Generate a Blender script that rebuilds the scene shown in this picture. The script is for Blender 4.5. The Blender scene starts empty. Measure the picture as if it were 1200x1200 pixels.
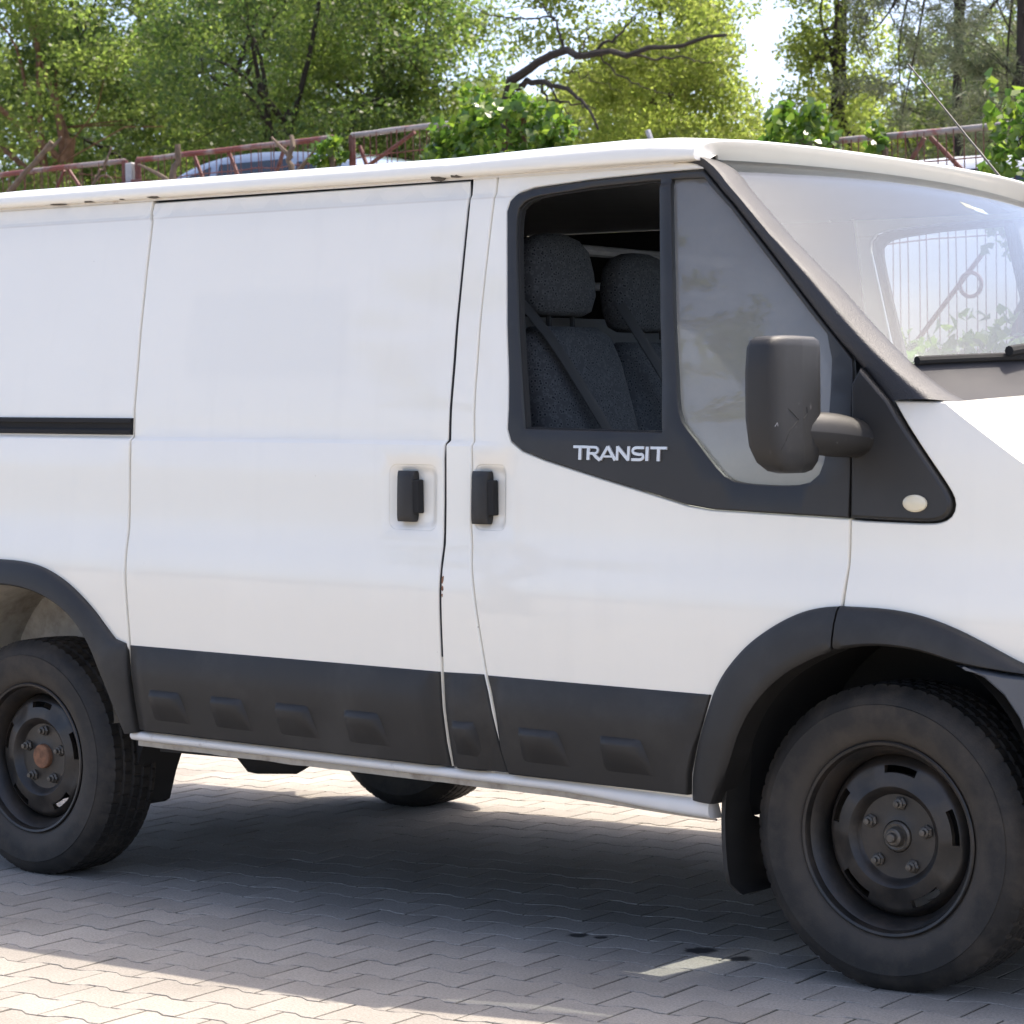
import bpy, math, random
import numpy as np
from mathutils import Vector, Matrix, noise
from mathutils.geometry import delaunay_2d_cdt

S = bpy.context.scene
COL = S.collection
rnd = random.Random(7)

# ------------------------------------------------------------------ camera
CAM = (3.0938, -5.0648, 1.2785)
YAW, PITCH, ROLL, FPX = 0.68322, -0.02979, -0.01952, 3085.1
cy, sy, cp, sp = math.cos(YAW), math.sin(YAW), math.cos(PITCH), math.sin(PITCH)
_d = Vector((-sy*cp, cy*cp, sp)); _r0 = Vector((cy, sy, 0)); _u0 = _r0.cross(_d)
_r = math.cos(ROLL)*_r0 + math.sin(ROLL)*_u0
_u = -math.sin(ROLL)*_r0 + math.cos(ROLL)*_u0
cam_data = bpy.data.cameras.new('camera')
cam = bpy.data.objects.new('camera', cam_data); COL.objects.link(cam)
M3 = Matrix((_r, _u, -_d)).transposed()
cam.matrix_world = Matrix.Translation(CAM) @ M3.to_4x4()
cam_data.sensor_width = 36; cam_data.lens = 36*FPX/1200
cam_data.clip_start = 0.1; cam_data.clip_end = 3000
cam_data.dof.use_dof = True; cam_data.dof.focus_distance = 6.7; cam_data.dof.aperture_fstop = 13.0
S.camera = cam

# ------------------------------------------------------------------ light
SUN = Vector((0.17, 0.42, 1.0)).normalized()          # towards the sun
w = bpy.data.worlds.new('World'); S.world = w; w.use_nodes = True
nt = w.node_tree; bg = nt.nodes['Background']
sky = nt.nodes.new('ShaderNodeTexSky'); sky.sky_type = 'NISHITA'; sky.sun_disc = False
sky.sun_elevation = math.asin(SUN.z); sky.sun_rotation = math.atan2(SUN.x, SUN.y)
sky.air_density = .54; sky.dust_density = 3.4; sky.ozone_density = .1
nt.links.new(sky.outputs[0], bg.inputs[0]); bg.inputs[1].default_value = 0.15
sl = bpy.data.lights.new('sun', 'SUN'); sl.energy = 2.35; sl.angle = math.radians(0.53); sl.color = (1, .90, .77)
so = bpy.data.objects.new('sun', sl); COL.objects.link(so)
so.rotation_euler = SUN.to_track_quat('Z', 'Y').to_euler(); so.location = (0, 10, 20)
S.view_settings.view_transform = 'Standard'; S.view_settings.look = 'None'
S.view_settings.gamma = 1; S.view_settings.exposure = 1.73
S.view_settings.use_curve_mapping = False
S.render.engine = 'CYCLES'
S.cycles.max_bounces = 6; S.cycles.transparent_max_bounces = 12
S.cycles.use_adaptive_sampling = True; S.cycles.adaptive_threshold = .02
S.cycles.use_denoising = True

# ------------------------------------------------------------------ materials
def nodes_of(name):
    m = bpy.data.materials.new(name); m.use_nodes = True
    t = m.node_tree; p = t.nodes['Principled BSDF']
    return m, t, p

def N(t, typ, **kw):
    n = t.nodes.new(typ)
    for k, v in kw.items():
        if k.startswith('i_'):
            key = k[2:]; n.inputs[int(key) if key.isdigit() else key.replace('_', ' ')].default_value = v
        else: setattr(n, k, v)
    return n

def ramp(t, fac, stops):
    r = t.nodes.new('ShaderNodeValToRGB'); e = r.color_ramp.elements
    while len(e) < len(stops): e.new(0.5)
    for el, (p, c) in zip(e, stops):
        el.position = p; el.color = (*c, 1) if len(c) == 3 else c
    t.links.new(fac, r.inputs[0]); return r

def basic(name, col, rough=.5, metal=0., var=.12, scale=9., bump=.0, bscale=200., dirt=None, dscale=2.2, damt=.5, dlo=.48, dhi=.72, coat=0., spec=.5, rvar=.15):
    """Principled paint/plastic with uneven tone, gloss, fine relief and optional dirt."""
    m, t, p = nodes_of(name); L = t.links
    tc = N(t, 'ShaderNodeNewGeometry')
    n1 = N(t, 'ShaderNodeTexNoise', i_Scale=scale, i_Detail=6, i_Roughness=.6); L.new(tc.outputs['Position'], n1.inputs['Vector'])
    a = tuple(max(0, c*(1-var)) for c in col); b = tuple(min(1, c*(1+var)) for c in col)
    r = ramp(t, n1.outputs[0], [(.3, a), (.7, b)]); out = r.outputs[0]
    if dirt:
        n2 = N(t, 'ShaderNodeTexNoise', i_Scale=dscale, i_Detail=9, i_Roughness=.68); L.new(tc.outputs['Position'], n2.inputs['Vector'])
        r2 = ramp(t, n2.outputs[0], [(dlo, (0, 0, 0)), (dhi, (damt,)*3)])
        mx = N(t, 'ShaderNodeMix', data_type='RGBA'); L.new(r2.outputs[0], mx.inputs['Factor'])
        L.new(out, mx.inputs['A']); mx.inputs['B'].default_value = (*dirt, 1); out = mx.outputs['Result']
    L.new(out, p.inputs['Base Color'])
    mr = N(t, 'ShaderNodeMapRange'); L.new(n1.outputs[0], mr.inputs[0])
    mr.inputs[3].default_value = max(.02, rough-rvar*.6); mr.inputs[4].default_value = min(1, rough+rvar*.6)
    L.new(mr.outputs[0], p.inputs['Roughness'])
    p.inputs['Metallic'].default_value = metal; p.inputs['Specular IOR Level'].default_value = spec
    p.inputs['Coat Weight'].default_value = coat; p.inputs['Coat Roughness'].default_value = .08
    if bump:
        n3 = N(t, 'ShaderNodeTexNoise', i_Scale=bscale, i_Detail=3); L.new(tc.outputs['Position'], n3.inputs['Vector'])
        bp = N(t, 'ShaderNodeBump', i_Strength=bump, i_Distance=.002); L.new(n3.outputs[0], bp.inputs['Height']); L.new(bp.outputs[0], p.inputs['Normal'])
    return m

def van_paint():
    m, t, p = nodes_of('white_van_paint'); L = t.links
    g = N(t, 'ShaderNodeNewGeometry')
    n1 = N(t, 'ShaderNodeTexNoise', i_Scale=1.4, i_Detail=7, i_Roughness=.55); L.new(g.outputs['Position'], n1.inputs['Vector'])
    r = ramp(t, n1.outputs[0], [(.32, (.80, .764, .665)), (.68, (.83, .794, .692))])
    # faint vertical run-off streaks and a sparse speckle of chips
    mp = N(t, 'ShaderNodeMapping'); mp.inputs['Scale'].default_value = (14, 14, .8); L.new(g.outputs['Position'], mp.inputs[0])
    n2 = N(t, 'ShaderNodeTexNoise', i_Scale=1.0, i_Detail=4); L.new(mp.outputs[0], n2.inputs['Vector'])
    r2 = ramp(t, n2.outputs[0], [(.55, (0, 0, 0)), (.8, (.11, .11, .11))])
    mx = N(t, 'ShaderNodeMix', data_type='RGBA'); L.new(r2.outputs[0], mx.inputs['Factor']); L.new(r.outputs[0], mx.inputs['A'])
    mx.inputs['B'].default_value = (.60, .57, .50, 1)
    n3 = N(t, 'ShaderNodeTexVoronoi', i_Scale=16.); L.new(g.outputs['Position'], n3.inputs['Vector'])
    r3 = ramp(t, n3.outputs['Distance'], [(.022, (.8, .8, .8)), (.034, (0, 0, 0))])
    n4 = N(t, 'ShaderNodeTexNoise', i_Scale=3.1); L.new(g.outputs['Position'], n4.inputs['Vector'])
    r4 = ramp(t, n4.outputs[0], [(.58, (0, 0, 0)), (.62, (1, 1, 1))])
    mu = N(t, 'ShaderNodeMath', operation='MULTIPLY'); L.new(r3.outputs[0], mu.inputs[0]); L.new(r4.outputs[0], mu.inputs[1])
    mx2 = N(t, 'ShaderNodeMix', data_type='RGBA'); L.new(mu.outputs[0], mx2.inputs['Factor']); L.new(mx.outputs['Result'], mx2.inputs['A'])
    mx2.inputs['B'].default_value = (.34, .28, .22, 1)
    col = mx2.outputs['Result']
    dp = N(t, 'ShaderNodeVectorMath', operation='DOT_PRODUCT'); L.new(g.outputs['Position'], dp.inputs[0]); dp.inputs[1].default_value = (.024, .012, 1)
    def mix_in(fac, c, col):
        q = N(t, 'ShaderNodeMix', data_type='RGBA'); L.new(fac, q.inputs['Factor']); L.new(col, q.inputs['A']); q.inputs['B'].default_value = (*c, 1); return q.outputs['Result']
    def mul(a, c):
        q = N(t, 'ShaderNodeMath', operation='MULTIPLY'); L.new(a, q.inputs[0]); L.new(c, q.inputs[1]) if not isinstance(c, float) else setattr(q.inputs[1], 'default_value', c); return q.outputs[0]
    # grime caught along the fold below the roof and in the drip channel
    mr = N(t, 'ShaderNodeMapRange'); L.new(dp.outputs['Value'], mr.inputs[0]); mr.inputs[1].default_value = 1.80; mr.inputs[2].default_value = 1.95
    rl = ramp(t, mr.outputs[0], [(.31, (0,)*3), (.335, (.55,)*3), (.36, (0,)*3), (.70, (0,)*3), (.722, (.5,)*3), (.745, (0,)*3)])
    nl = N(t, 'ShaderNodeTexNoise', i_Scale=5., i_Detail=5); L.new(g.outputs['Position'], nl.inputs['Vector'])
    col = mix_in(mul(rl.outputs[0], nl.outputs[0]), (.50, .38, .24), col)
    # faint ghost of a removed sign on the sliding door
    sx = N(t, 'ShaderNodeSeparateXYZ'); L.new(g.outputs['Position'], sx.inputs[0])
    def band(v, lo, hi, s_):
        a = N(t, 'ShaderNodeMapRange', interpolation_type='SMOOTHSTEP'); L.new(v, a.inputs[0]); a.inputs[1].default_value = lo-s_; a.inputs[2].default_value = lo+s_
        c = N(t, 'ShaderNodeMapRange', interpolation_type='SMOOTHSTEP'); L.new(v, c.inputs[0]); c.inputs[1].default_value = hi-s_; c.inputs[2].default_value = hi+s_; c.inputs[3].default_value = 1; c.inputs[4].default_value = 0
        return mul(a.outputs[0], c.outputs[0])
    gh = mul(mul(band(sx.outputs['X'], -2.20, -1.61, .03), band(dp.outputs['Value'], 1.40, 1.63, .025)), .22)
    col = mix_in(gh, (.68, .665, .60), col)
    L.new(col, p.inputs['Base Color'])
    p.inputs['Roughness'].default_value = .38; p.inputs['Coat Weight'].default_value = 1.0; p.inputs['Coat Roughness'].default_value = .04
    n5 = N(t, 'ShaderNodeTexNoise', i_Scale=2.6, i_Detail=2); L.new(g.outputs['Position'], n5.inputs['Vector'])
    bp = N(t, 'ShaderNodeBump', i_Strength=.35, i_Distance=.010); L.new(n5.outputs[0], bp.inputs['Height']); L.new(bp.outputs[0], p.inputs['Normal'])
    return m

def glass(name, tint=(.93, .95, .94), dust_haze=.05, dust_haze_col=(.6, .6, .57), dscale=6., ior=1.5, lo=.35, hi=.75, dmin=.35):
    m, t, p = nodes_of(name); L = t.links; t.nodes.remove(p)
    out = t.nodes['Material Output']; g = N(t, 'ShaderNodeNewGeometry')
    tr = N(t, 'ShaderNodeBsdfTransparent'); tr.inputs[0].default_value = (*tint, 1)
    gl = N(t, 'ShaderNodeBsdfGlossy'); gl.inputs['Roughness'].default_value = .015
    lw = N(t, 'ShaderNodeLayerWeight', i_Blend=.5); pw = N(t, 'ShaderNodeMath', operation='POWER'); L.new(lw.outputs['Facing'], pw.inputs[0]); pw.inputs[1].default_value = 5
    f0 = ((ior-1)/(ior+1))**2; fr = N(t, 'ShaderNodeMath', operation='MULTIPLY_ADD'); L.new(pw.outputs[0], fr.inputs[0]); fr.inputs[1].default_value = 1-f0; fr.inputs[2].default_value = f0
    m1 = N(t, 'ShaderNodeMixShader'); L.new(fr.outputs[0], m1.inputs[0]); L.new(tr.outputs[0], m1.inputs[1]); L.new(gl.outputs[0], m1.inputs[2])
    df = N(t, 'ShaderNodeBsdfDiffuse'); df.inputs[0].default_value = (*dust_haze_col, 1)
    tl = N(t, 'ShaderNodeBsdfTranslucent'); tl.inputs[0].default_value = (*dust_haze_col, 1)
    dm = N(t, 'ShaderNodeMixShader'); dm.inputs[0].default_value = .5; L.new(df.outputs[0], dm.inputs[1]); L.new(tl.outputs[0], dm.inputs[2])
    n = N(t, 'ShaderNodeTexNoise', i_Scale=dscale, i_Detail=8, i_Roughness=.7); L.new(g.outputs['Position'], n.inputs['Vector'])
    r = ramp(t, n.outputs[0], [(lo, (dust_haze*dmin,)*3), (hi, (dust_haze,)*3)])
    m2 = N(t, 'ShaderNodeMixShader'); L.new(r.outputs[0], m2.inputs[0]); L.new(m1.outputs[0], m2.inputs[1]); L.new(dm.outputs[0], m2.inputs[2])
    L.new(m2.outputs[0], out.inputs[0]); return m

def leaf_mat(name, c1, c2, c3, trans=.56, gloss=.35):
    m, t, p = nodes_of(name); L = t.links
    out = t.nodes['Material Output']; g = N(t, 'ShaderNodeNewGeometry')
    r = ramp(t, g.outputs['Random Per Island'], [(0, c1), (.5, c2), (1, c3)])
    n = N(t, 'ShaderNodeTexNoise', i_Scale=.9, i_Detail=2); L.new(g.outputs['Position'], n.inputs['Vector'])
    hv = N(t, 'ShaderNodeHueSaturation'); L.new(r.outputs[0], hv.inputs['Color'])
    mr = N(t, 'ShaderNodeMapRange'); L.new(n.outputs[0], mr.inputs[0]); mr.inputs[1].default_value = .3; mr.inputs[2].default_value = .7
    mr.inputs[3].default_value = .75; mr.inputs[4].default_value = 1.25; L.new(mr.outputs[0], hv.inputs['Value'])
    L.new(hv.outputs[0], p.inputs['Base Color']); p.inputs['Roughness'].default_value = gloss+.1
    p.inputs['Specular IOR Level'].default_value = .45
    tl = N(t, 'ShaderNodeBsdfTranslucent')
    h2 = N(t, 'ShaderNodeHueSaturation', i_Saturation=1.08, i_Value=2.8); L.new(hv.outputs[0], h2.inputs['Color']); L.new(h2.outputs[0], tl.inputs[0])
    mx = N(t, 'ShaderNodeMixShader'); mx.inputs[0].default_value = trans
    L.new(p.outputs[0], mx.inputs[1]); L.new(tl.outputs[0], mx.inputs[2]); L.new(mx.outputs[0], out.inputs[0])
    return m

STAINS = [(-.624, .203, .050), (-.483, .171, .036), (-.998, .193, .034), (-.933, .208, .022)]
def paver_mat():
    m, t, p = nodes_of('concrete_paver'); L = t.links
    g = N(t, 'ShaderNodeNewGeometry'); oi = N(t, 'ShaderNodeObjectInfo')
    ad = N(t, 'ShaderNodeMath', operation='ADD'); L.new(g.outputs['Random Per Island'], ad.inputs[0]); L.new(oi.outputs['Random'], ad.inputs[1])
    fr = N(t, 'ShaderNodeMath', operation='FRACT'); L.new(ad.outputs[0], fr.inputs[0])
    r = ramp(t, fr.outputs[0], [(0, (.292, .272, .243)), (.5, (.322, .30, .268)), (1, (.355, .33, .295))])
    n1 = N(t, 'ShaderNodeTexNoise', i_Scale=2.2, i_Detail=7, i_Roughness=.6); L.new(g.outputs['Position'], n1.inputs['Vector'])
    r1 = ramp(t, n1.outputs[0], [(.3, (.74, .73, .72)), (.7, (1.0, 1.0, 1.0))])
    mx = N(t, 'ShaderNodeMix', data_type='RGBA', blend_type='MULTIPLY'); mx.inputs['Factor'].default_value = 1
    L.new(r.outputs[0], mx.inputs['A']); L.new(r1.outputs[0], mx.inputs['B'])
    n2 = N(t, 'ShaderNodeTexNoise', i_Scale=160., i_Detail=4, i_Roughness=.7); L.new(g.outputs['Position'], n2.inputs['Vector'])
    r2 = ramp(t, n2.outputs[0], [(.3, (.66, .66, .66)), (.5, (1, 1, 1)), (.72, (1.25, 1.25, 1.25))])
    mx2 = N(t, 'ShaderNodeMix', data_type='RGBA', blend_type='MULTIPLY'); mx2.inputs['Factor'].default_value = 1
    L.new(mx.outputs['Result'], mx2.inputs['A']); L.new(r2.outputs[0], mx2.inputs['B']); out = mx2.outputs['Result']
    nd = N(t, 'ShaderNodeTexNoise', i_Scale=38., i_Detail=3); L.new(g.outputs['Position'], nd.inputs['Vector'])
    for x, y, rad in STAINS:                                    # dried oil drips
        dv = N(t, 'ShaderNodeVectorMath', operation='DISTANCE'); L.new(g.outputs['Position'], dv.inputs[0]); dv.inputs[1].default_value = (x, y, 0)
        wob = N(t, 'ShaderNodeMath', operation='MULTIPLY_ADD'); L.new(nd.outputs[0], wob.inputs[0]); wob.inputs[1].default_value = rad*1.1; L.new(dv.outputs['Value'], wob.inputs[2])
        rs = ramp(t, wob.outputs[0], [(rad*1.15, (1, 1, 1)), (rad*1.5, (0, 0, 0))])
        mm = N(t, 'ShaderNodeMix', data_type='RGBA'); L.new(rs.outputs[0], mm.inputs['Factor']); L.new(out, mm.inputs['A'])
        mm.inputs['B'].default_value = (.035, .034, .033, 1); out = mm.outputs['Result']
    L.new(out, p.inputs['Base Color']); p.inputs['Roughness'].default_value = .88; p.inputs['Specular IOR Level'].default_value = .25
    bp = N(t, 'ShaderNodeBump', i_Strength=.5, i_Distance=.002); L.new(n2.outputs[0], bp.inputs['Height']); L.new(bp.outputs[0], p.inputs['Normal'])
    return m

def fabric_mat():
    m, t, p = nodes_of('seat_fabric'); L = t.links
    g = N(t, 'ShaderNodeNewGeometry')
    v = N(t, 'ShaderNodeTexVoronoi', i_Scale=95.); L.new(g.outputs['Position'], v.inputs['Vector'])
    r = ramp(t, v.outputs['Distance'], [(.2, (.018, .02, .023)), (.38, (.082, .086, .09)), (.6, (.05, .052, .056))])
    L.new(r.outputs[0], p.inputs['Base Color']); p.inputs['Roughness'].default_value = .95; p.inputs['Specular IOR Level'].default_value = .15
    return m

def windscreen_mat():
    return glass('windscreen_glass', tint=(.84, .89, .90), dust_haze=.035, dust_haze_col=(.40, .50, .66), dscale=2.6, ior=1.5)  # blue in the dust colour stands in for reflected sky

def tyre_mat():
    m = basic('tyre_rubber', (.0145, .013, .0112), .7, var=.2, bump=.3, bscale=260, dirt=(.066, .052, .038), dscale=9., damt=.7, dlo=.44, dhi=.72)
    t = m.node_tree; L = t.links; p = t.nodes['Principled BSDF']; src = p.inputs['Base Color'].links[0].from_socket
    tc = N(t, 'ShaderNodeTexCoord'); mp = N(t, 'ShaderNodeVectorMath', operation='MULTIPLY'); mp.inputs[1].default_value = (1, 0, 1); L.new(tc.outputs['Object'], mp.inputs[0])
    ln = N(t, 'ShaderNodeVectorMath', operation='LENGTH'); L.new(mp.outputs[0], ln.inputs[0])
    n = N(t, 'ShaderNodeTexNoise', i_Scale=14., i_Detail=6); L.new(tc.outputs['Object'], n.inputs['Vector'])
    ma = N(t, 'ShaderNodeMath', operation='MULTIPLY_ADD'); L.new(n.outputs[0], ma.inputs[0]); ma.inputs[1].default_value = .075; L.new(ln.outputs['Value'], ma.inputs[2])
    r = ramp(t, ma.outputs[0], [(.24, (.15,)*3), (.265, (.6,)*3), (.285, (.5,)*3), (.312, (0, 0, 0))])
    mx = N(t, 'ShaderNodeMix', data_type='RGBA'); L.new(r.outputs[0], mx.inputs['Factor']); L.new(src, mx.inputs['A']); mx.inputs['B'].default_value = (.058, .046, .033, 1)
    L.new(mx.outputs['Result'], p.inputs['Base Color']); return m

MT = dict(
    paint=van_paint(),
    cladding=basic('black_textured_cladding', (.0135, .0125, .011), .52, var=.15, bump=.35, bscale=900, dirt=(.075, .07, .062), dscale=3.5, damt=.30, rvar=.1),
    trim=basic('black_window_trim', (.0145, .0133, .0118), .42, var=.12, bump=.15, bscale=900, dirt=(.07, .065, .06), damt=.18),
    pillar=basic('grained_pillar_trim', (.022, .022, .025), .55, bump=.7, bscale=300, var=.1),
    rubber=tyre_mat(),
    steel=basic('black_wheel_steel', (.0115, .0108, .010), .42, var=.3, scale=16, bump=.15, bscale=120, dirt=(.055, .041, .029), dscale=7., damt=.7, dlo=.42, dhi=.68),
    nut=basic('dull_nut_steel', (.11, .098, .082), .5, metal=.6, var=.3, scale=60),
    rust=basic('rusty_hub', (.20, .095, .05), .85, var=.4, scale=60, bump=.4, bscale=300),
    dark=basic('dark_underbody', (.02, .019, .018), .85, var=.3),
    cavity=basic('black_rubber_and_gap_shade', (.012, .012, .012), .9),  # black for rubber parts, and for the shade painted into panel gaps
    wellmetal=basic('dirty_cream_metal', (.42, .39, .33), .7, var=.2, dirt=(.10, .075, .05), dscale=5, damt=.85),
    headliner=basic('grey_headliner', (.11, .112, .12), .95),
    dash=basic('grey_dashboard', (.10, .105, .11), .6, var=.1, bump=.3, bscale=500),
    fabric=fabric_mat(),
    belt=basic('black_belt_webbing', (.012, .012, .013), .7),
    chrome=basic('badge_silver', (.62, .62, .61), .32, metal=.55, var=.06),
    lens=basic('cream_lens', (.66, .60, .44), .25, var=.12, coat=.5),
    cowl=basic('grey_cowl_plastic', (.020, .020, .024), .75, bump=.3, bscale=500),
    bumper=basic('grey_bumper_plastic', (.075, .085, .10), .38, var=.1, dirt=(.12, .11, .10), damt=.3),
    glass=glass('door_glass', dust_haze=.16, dust_haze_col=(.5, .49, .46), dscale=9),
    qglass=glass('quarter_glass', tint=(.70, .72, .72), dust_haze=.34, dust_haze_col=(.74, .71, .66), dscale=3, ior=1.9, dmin=.85),  # even grey veil: dust, plus reflected sky put into its colour
    screen=windscreen_mat(),
    sticker_y=basic('yellow_sticker', (.75, .52, .10), .6), sticker_w=basic('white_sticker', (.8, .8, .78), .6),
    wire=basic('rod_steel', (.07, .07, .07), .5, metal=.7),
    lampglass=basic('headlamp_clear', (.55, .57, .6), .12, coat=.8),
    paver=paver_mat(),
    sand=basic('joint_sand', (.055, .047, .036), .95, var=.4, scale=30, bump=.5, bscale=300, dirt=(.05, .07, .025), dscale=1.2, damt=.5),
    soil=basic('dry_soil', (.20, .165, .12), .95, var=.35, scale=1.2, bump=.5, bscale=20),
    concrete=basic('weathered_concrete', (.36, .345, .32), .9, var=.2, scale=3, bump=.5, bscale=60, dirt=(.12, .115, .10), damt=.7),
    redrust=basic('flaking_red_paint', (.115, .034, .026), .6, var=.35, scale=25, dirt=(.16, .10, .08), dscale=9, damt=.8, bump=.3, bscale=150),
    railpaint=basic('rail_grey_and_rust', (.22, .185, .175), .55, var=.15, scale=20, dirt=(.16, .042, .033), dscale=2.8, damt=1., dlo=.42, dhi=.56, bump=.2, bscale=150),
    railgrey=basic('rail_worn_grey', (.25, .23, .225), .55, var=.15, scale=20, dirt=(.22, .06, .05), dscale=2.8, damt=1., dlo=.56, dhi=.64, bump=.2, bscale=150),
    mirrorshell=basic('scuffed_mirror_plastic', (.0125, .0118, .0108), .5, var=.12, bump=.35, bscale=900, dirt=(.13, .125, .12), dscale=38, damt=.6, dlo=.64, dhi=.72),
    galv=basic('galvanised_post', (.34, .34, .35), .5, metal=.3, var=.15, scale=30),
    bark=basic('brown_bark', (.06, .045, .033), .95, var=.4, scale=14, bump=.9, bscale=50),
    barkred=basic('reddish_bark', (.17, .09, .055), .95, var=.35, scale=14, bump=.9, bscale=50),
    barkdark=basic('dark_bark', (.028, .023, .019), .95, var=.4, scale=14, bump=.9, bscale=50),
    deadwood=basic('dead_wood', (.12, .088, .062), .9, var=.35, scale=18, bump=.8, bscale=70),
    carblue=basic('blue_grey_car_paint', (.20, .25, .33), .25, metal=.3, var=.04, coat=1.),
    carwhite=basic('white_car_paint', (.76, .77, .77), .3, var=.03, coat=.8),
    carglass=basic('dark_car_glass', (.02, .025, .03), .05, var=.1, spec=.8, rvar=.0),
    leaf_a=leaf_mat('leaf_mid_green', (.065, .10, .024), (.10, .138, .036), (.145, .178, .054)),
    leaf_b=leaf_mat('leaf_dark_green', (.036, .066, .018), (.058, .092, .024), (.098, .13, .034), trans=.48),
    leaf_c=leaf_mat('leaf_yellow_green', (.095, .128, .030), (.135, .168, .042), (.18, .205, .060), trans=.60),
    leaf_n=leaf_mat('needle_grey_green', (.050, .066, .034), (.078, .098, .052), (.12, .13, .080), trans=.35),
    leaf_i=leaf_mat('ivy_green', (.038, .078, .015), (.066, .12, .022), (.14, .19, .034), trans=.42, gloss=.18),
)

# ------------------------------------------------------------------ helpers
def link(o, parent=None):
    COL.objects.link(o)
    if parent is not None:
        o.parent = parent
        o.matrix_parent_inverse = WORLD[parent.name].inverted()
    return o
WORLD = {}

def thing(name, loc, label, cat, group=None):
    o = bpy.data.objects.new(name, None); o.location = loc; o.empty_display_size = .2
    COL.objects.link(o); WORLD[o.name] = Matrix.Translation(loc)
    o['label'] = label; o['category'] = cat
    if group: o['group'] = group
    return o

def tag(o, label=None, cat=None, group=None, kind=None):
    for k, v in (('label', label), ('category', cat), ('group', group), ('kind', kind)):
        if v: o[k] = v
    return o

def mesh(name, V, F, mat, smooth=True, sharp=30):
    me = bpy.data.meshes.new(name)
    me.from_pydata([tuple(v) for v in V], [], F)
    me.materials.append(MT[mat] if isinstance(mat, str) else mat)
    if smooth:
        me.polygons.foreach_set('use_smooth', [True]*len(me.polygons))
        me.set_sharp_from_angle(angle=math.radians(sharp))
    me.update(); return me

def obj(name, V, F, mat, parent=None, smooth=True, sharp=30):
    o = bpy.data.objects.new(name, mesh(name, V, F, mat, smooth, sharp))
    link(o, parent); WORLD[o.name] = Matrix.Identity(4); return o

class MB:
    def __init__(s): s.V = []; s.F = []
    def add(s, V, F):
        b = len(s.V); s.V += [tuple(v) for v in V]; s.F += [tuple(i+b for i in f) for f in F]; return s
    def box(s, lo, hi, bev=0.):
        (x0, y0, z0), (x1, y1, z1) = lo, hi
        if not bev:
            return s.add([(x0,y0,z0),(x1,y0,z0),(x1,y1,z0),(x0,y1,z0),(x0,y0,z1),(x1,y0,z1),(x1,y1,z1),(x0,y1,z1)],
                         [(3,2,1,0),(4,5,6,7),(0,1,5,4),(1,2,6,5),(2,3,7,6),(3,0,4,7)])
        return s.add(*rbox(lo, hi, bev))
    def tube(s, P, R, n=8, cap=True):
        P = [Vector(p) for p in P]
        if not hasattr(R, '__len__'): R = [R]*len(P)
        V = []; F = []
        t0 = (P[1]-P[0]).normalized(); ref = Vector((0, 0, 1)) if abs(t0.z) < .9 else Vector((1, 0, 0))
        a = t0.cross(ref).normalized()
        for i, p in enumerate(P):
            t = (P[min(i+1, len(P)-1)]-P[max(i-1, 0)]).normalized()
            a = (a-t*a.dot(t)).normalized(); b = t.cross(a)
            for k in range(n):
                an = 2*math.pi*k/n; V.append(p+(a*math.cos(an)+b*math.sin(an))*R[i])
        for i in range(len(P)-1):
            for k in range(n):
                k2 = (k+1) % n; F.append((i*n+k, i*n+k2, (i+1)*n+k2, (i+1)*n+k))
        if cap: F.append(tuple(range(n))[::-1]); F.append(tuple((len(P)-1)*n+k for k in range(n)))
        return s.add(V, F)
    def lathe(s, prof, n=48, axis_y=True, c=(0, 0, 0)):
        # prof: (radius, y) rings about the Y axis through c
        V = []; F = []
        for (r, y) in prof:
            for k in range(n):
                an = 2*math.pi*k/n; V.append((c[0]+r*math.cos(an), c[1]+y, c[2]+r*math.sin(an)))
        for i in range(len(prof)-1):
            for k in range(n):
                k2 = (k+1) % n; F.append((i*n+k, i*n+k2, (i+1)*n+k2, (i+1)*n+k))
        return s.add(V, F)
    def grid(s, G):
        nu = len(G); nv = len(G[0]); V = [p for row in G for p in row]
        F = [(i*nv+j, i*nv+j+1, (i+1)*nv+j+1, (i+1)*nv+j) for i in range(nu-1) for j in range(nv-1)]
        return s.add(V, F)
    def build(s, name, mat, parent=None, smooth=True, sharp=30): return obj(name, s.V, s.F, mat, parent, smooth, sharp)

def rbox(lo, hi, b):
    """box with chamfered edges (24 verts)"""
    V = []; F = []
    c = [(lo[i]+hi[i])/2 for i in range(3)]; h = [(hi[i]-lo[i])/2 for i in range(3)]
    idx = {}
    for sx in (-1, 1):
        for sy_ in (-1, 1):
            for sz in (-1, 1):
                for ax in range(3):
                    d = [h[0]-b, h[1]-b, h[2]-b]; d[ax] = h[ax]
                    idx[(sx, sy_, sz, ax)] = len(V); V.append((c[0]+sx*d[0], c[1]+sy_*d[1], c[2]+sz*d[2]))
    for ax in range(3):
        o1, o2 = [a for a in range(3) if a != ax]
        for s_ in (-1, 1):
            q = []
            for (p, r_) in ((-1,-1),(1,-1),(1,1),(-1,1)):
                sg = [0,0,0]; sg[ax] = s_; sg[o1] = p; sg[o2] = r_; q.append(idx[(*sg, ax)])
            F.append(tuple(q))
        for p in (-1, 1):
            for r_ in (-1, 1):
                q = []
                for e, a2 in ((-1, o1), (-1, o2), (1, o2), (1, o1)):
                    sg = [0,0,0]; sg[ax] = e; sg[o1] = p; sg[o2] = r_; q.append(idx[(*sg, a2)])
                F.append(tuple(q))
    for sx in (-1, 1):
        for sy_ in (-1, 1):
            for sz in (-1, 1): F.append(tuple(idx[(sx, sy_, sz, a)] for a in range(3)))
    return V, F

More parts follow.
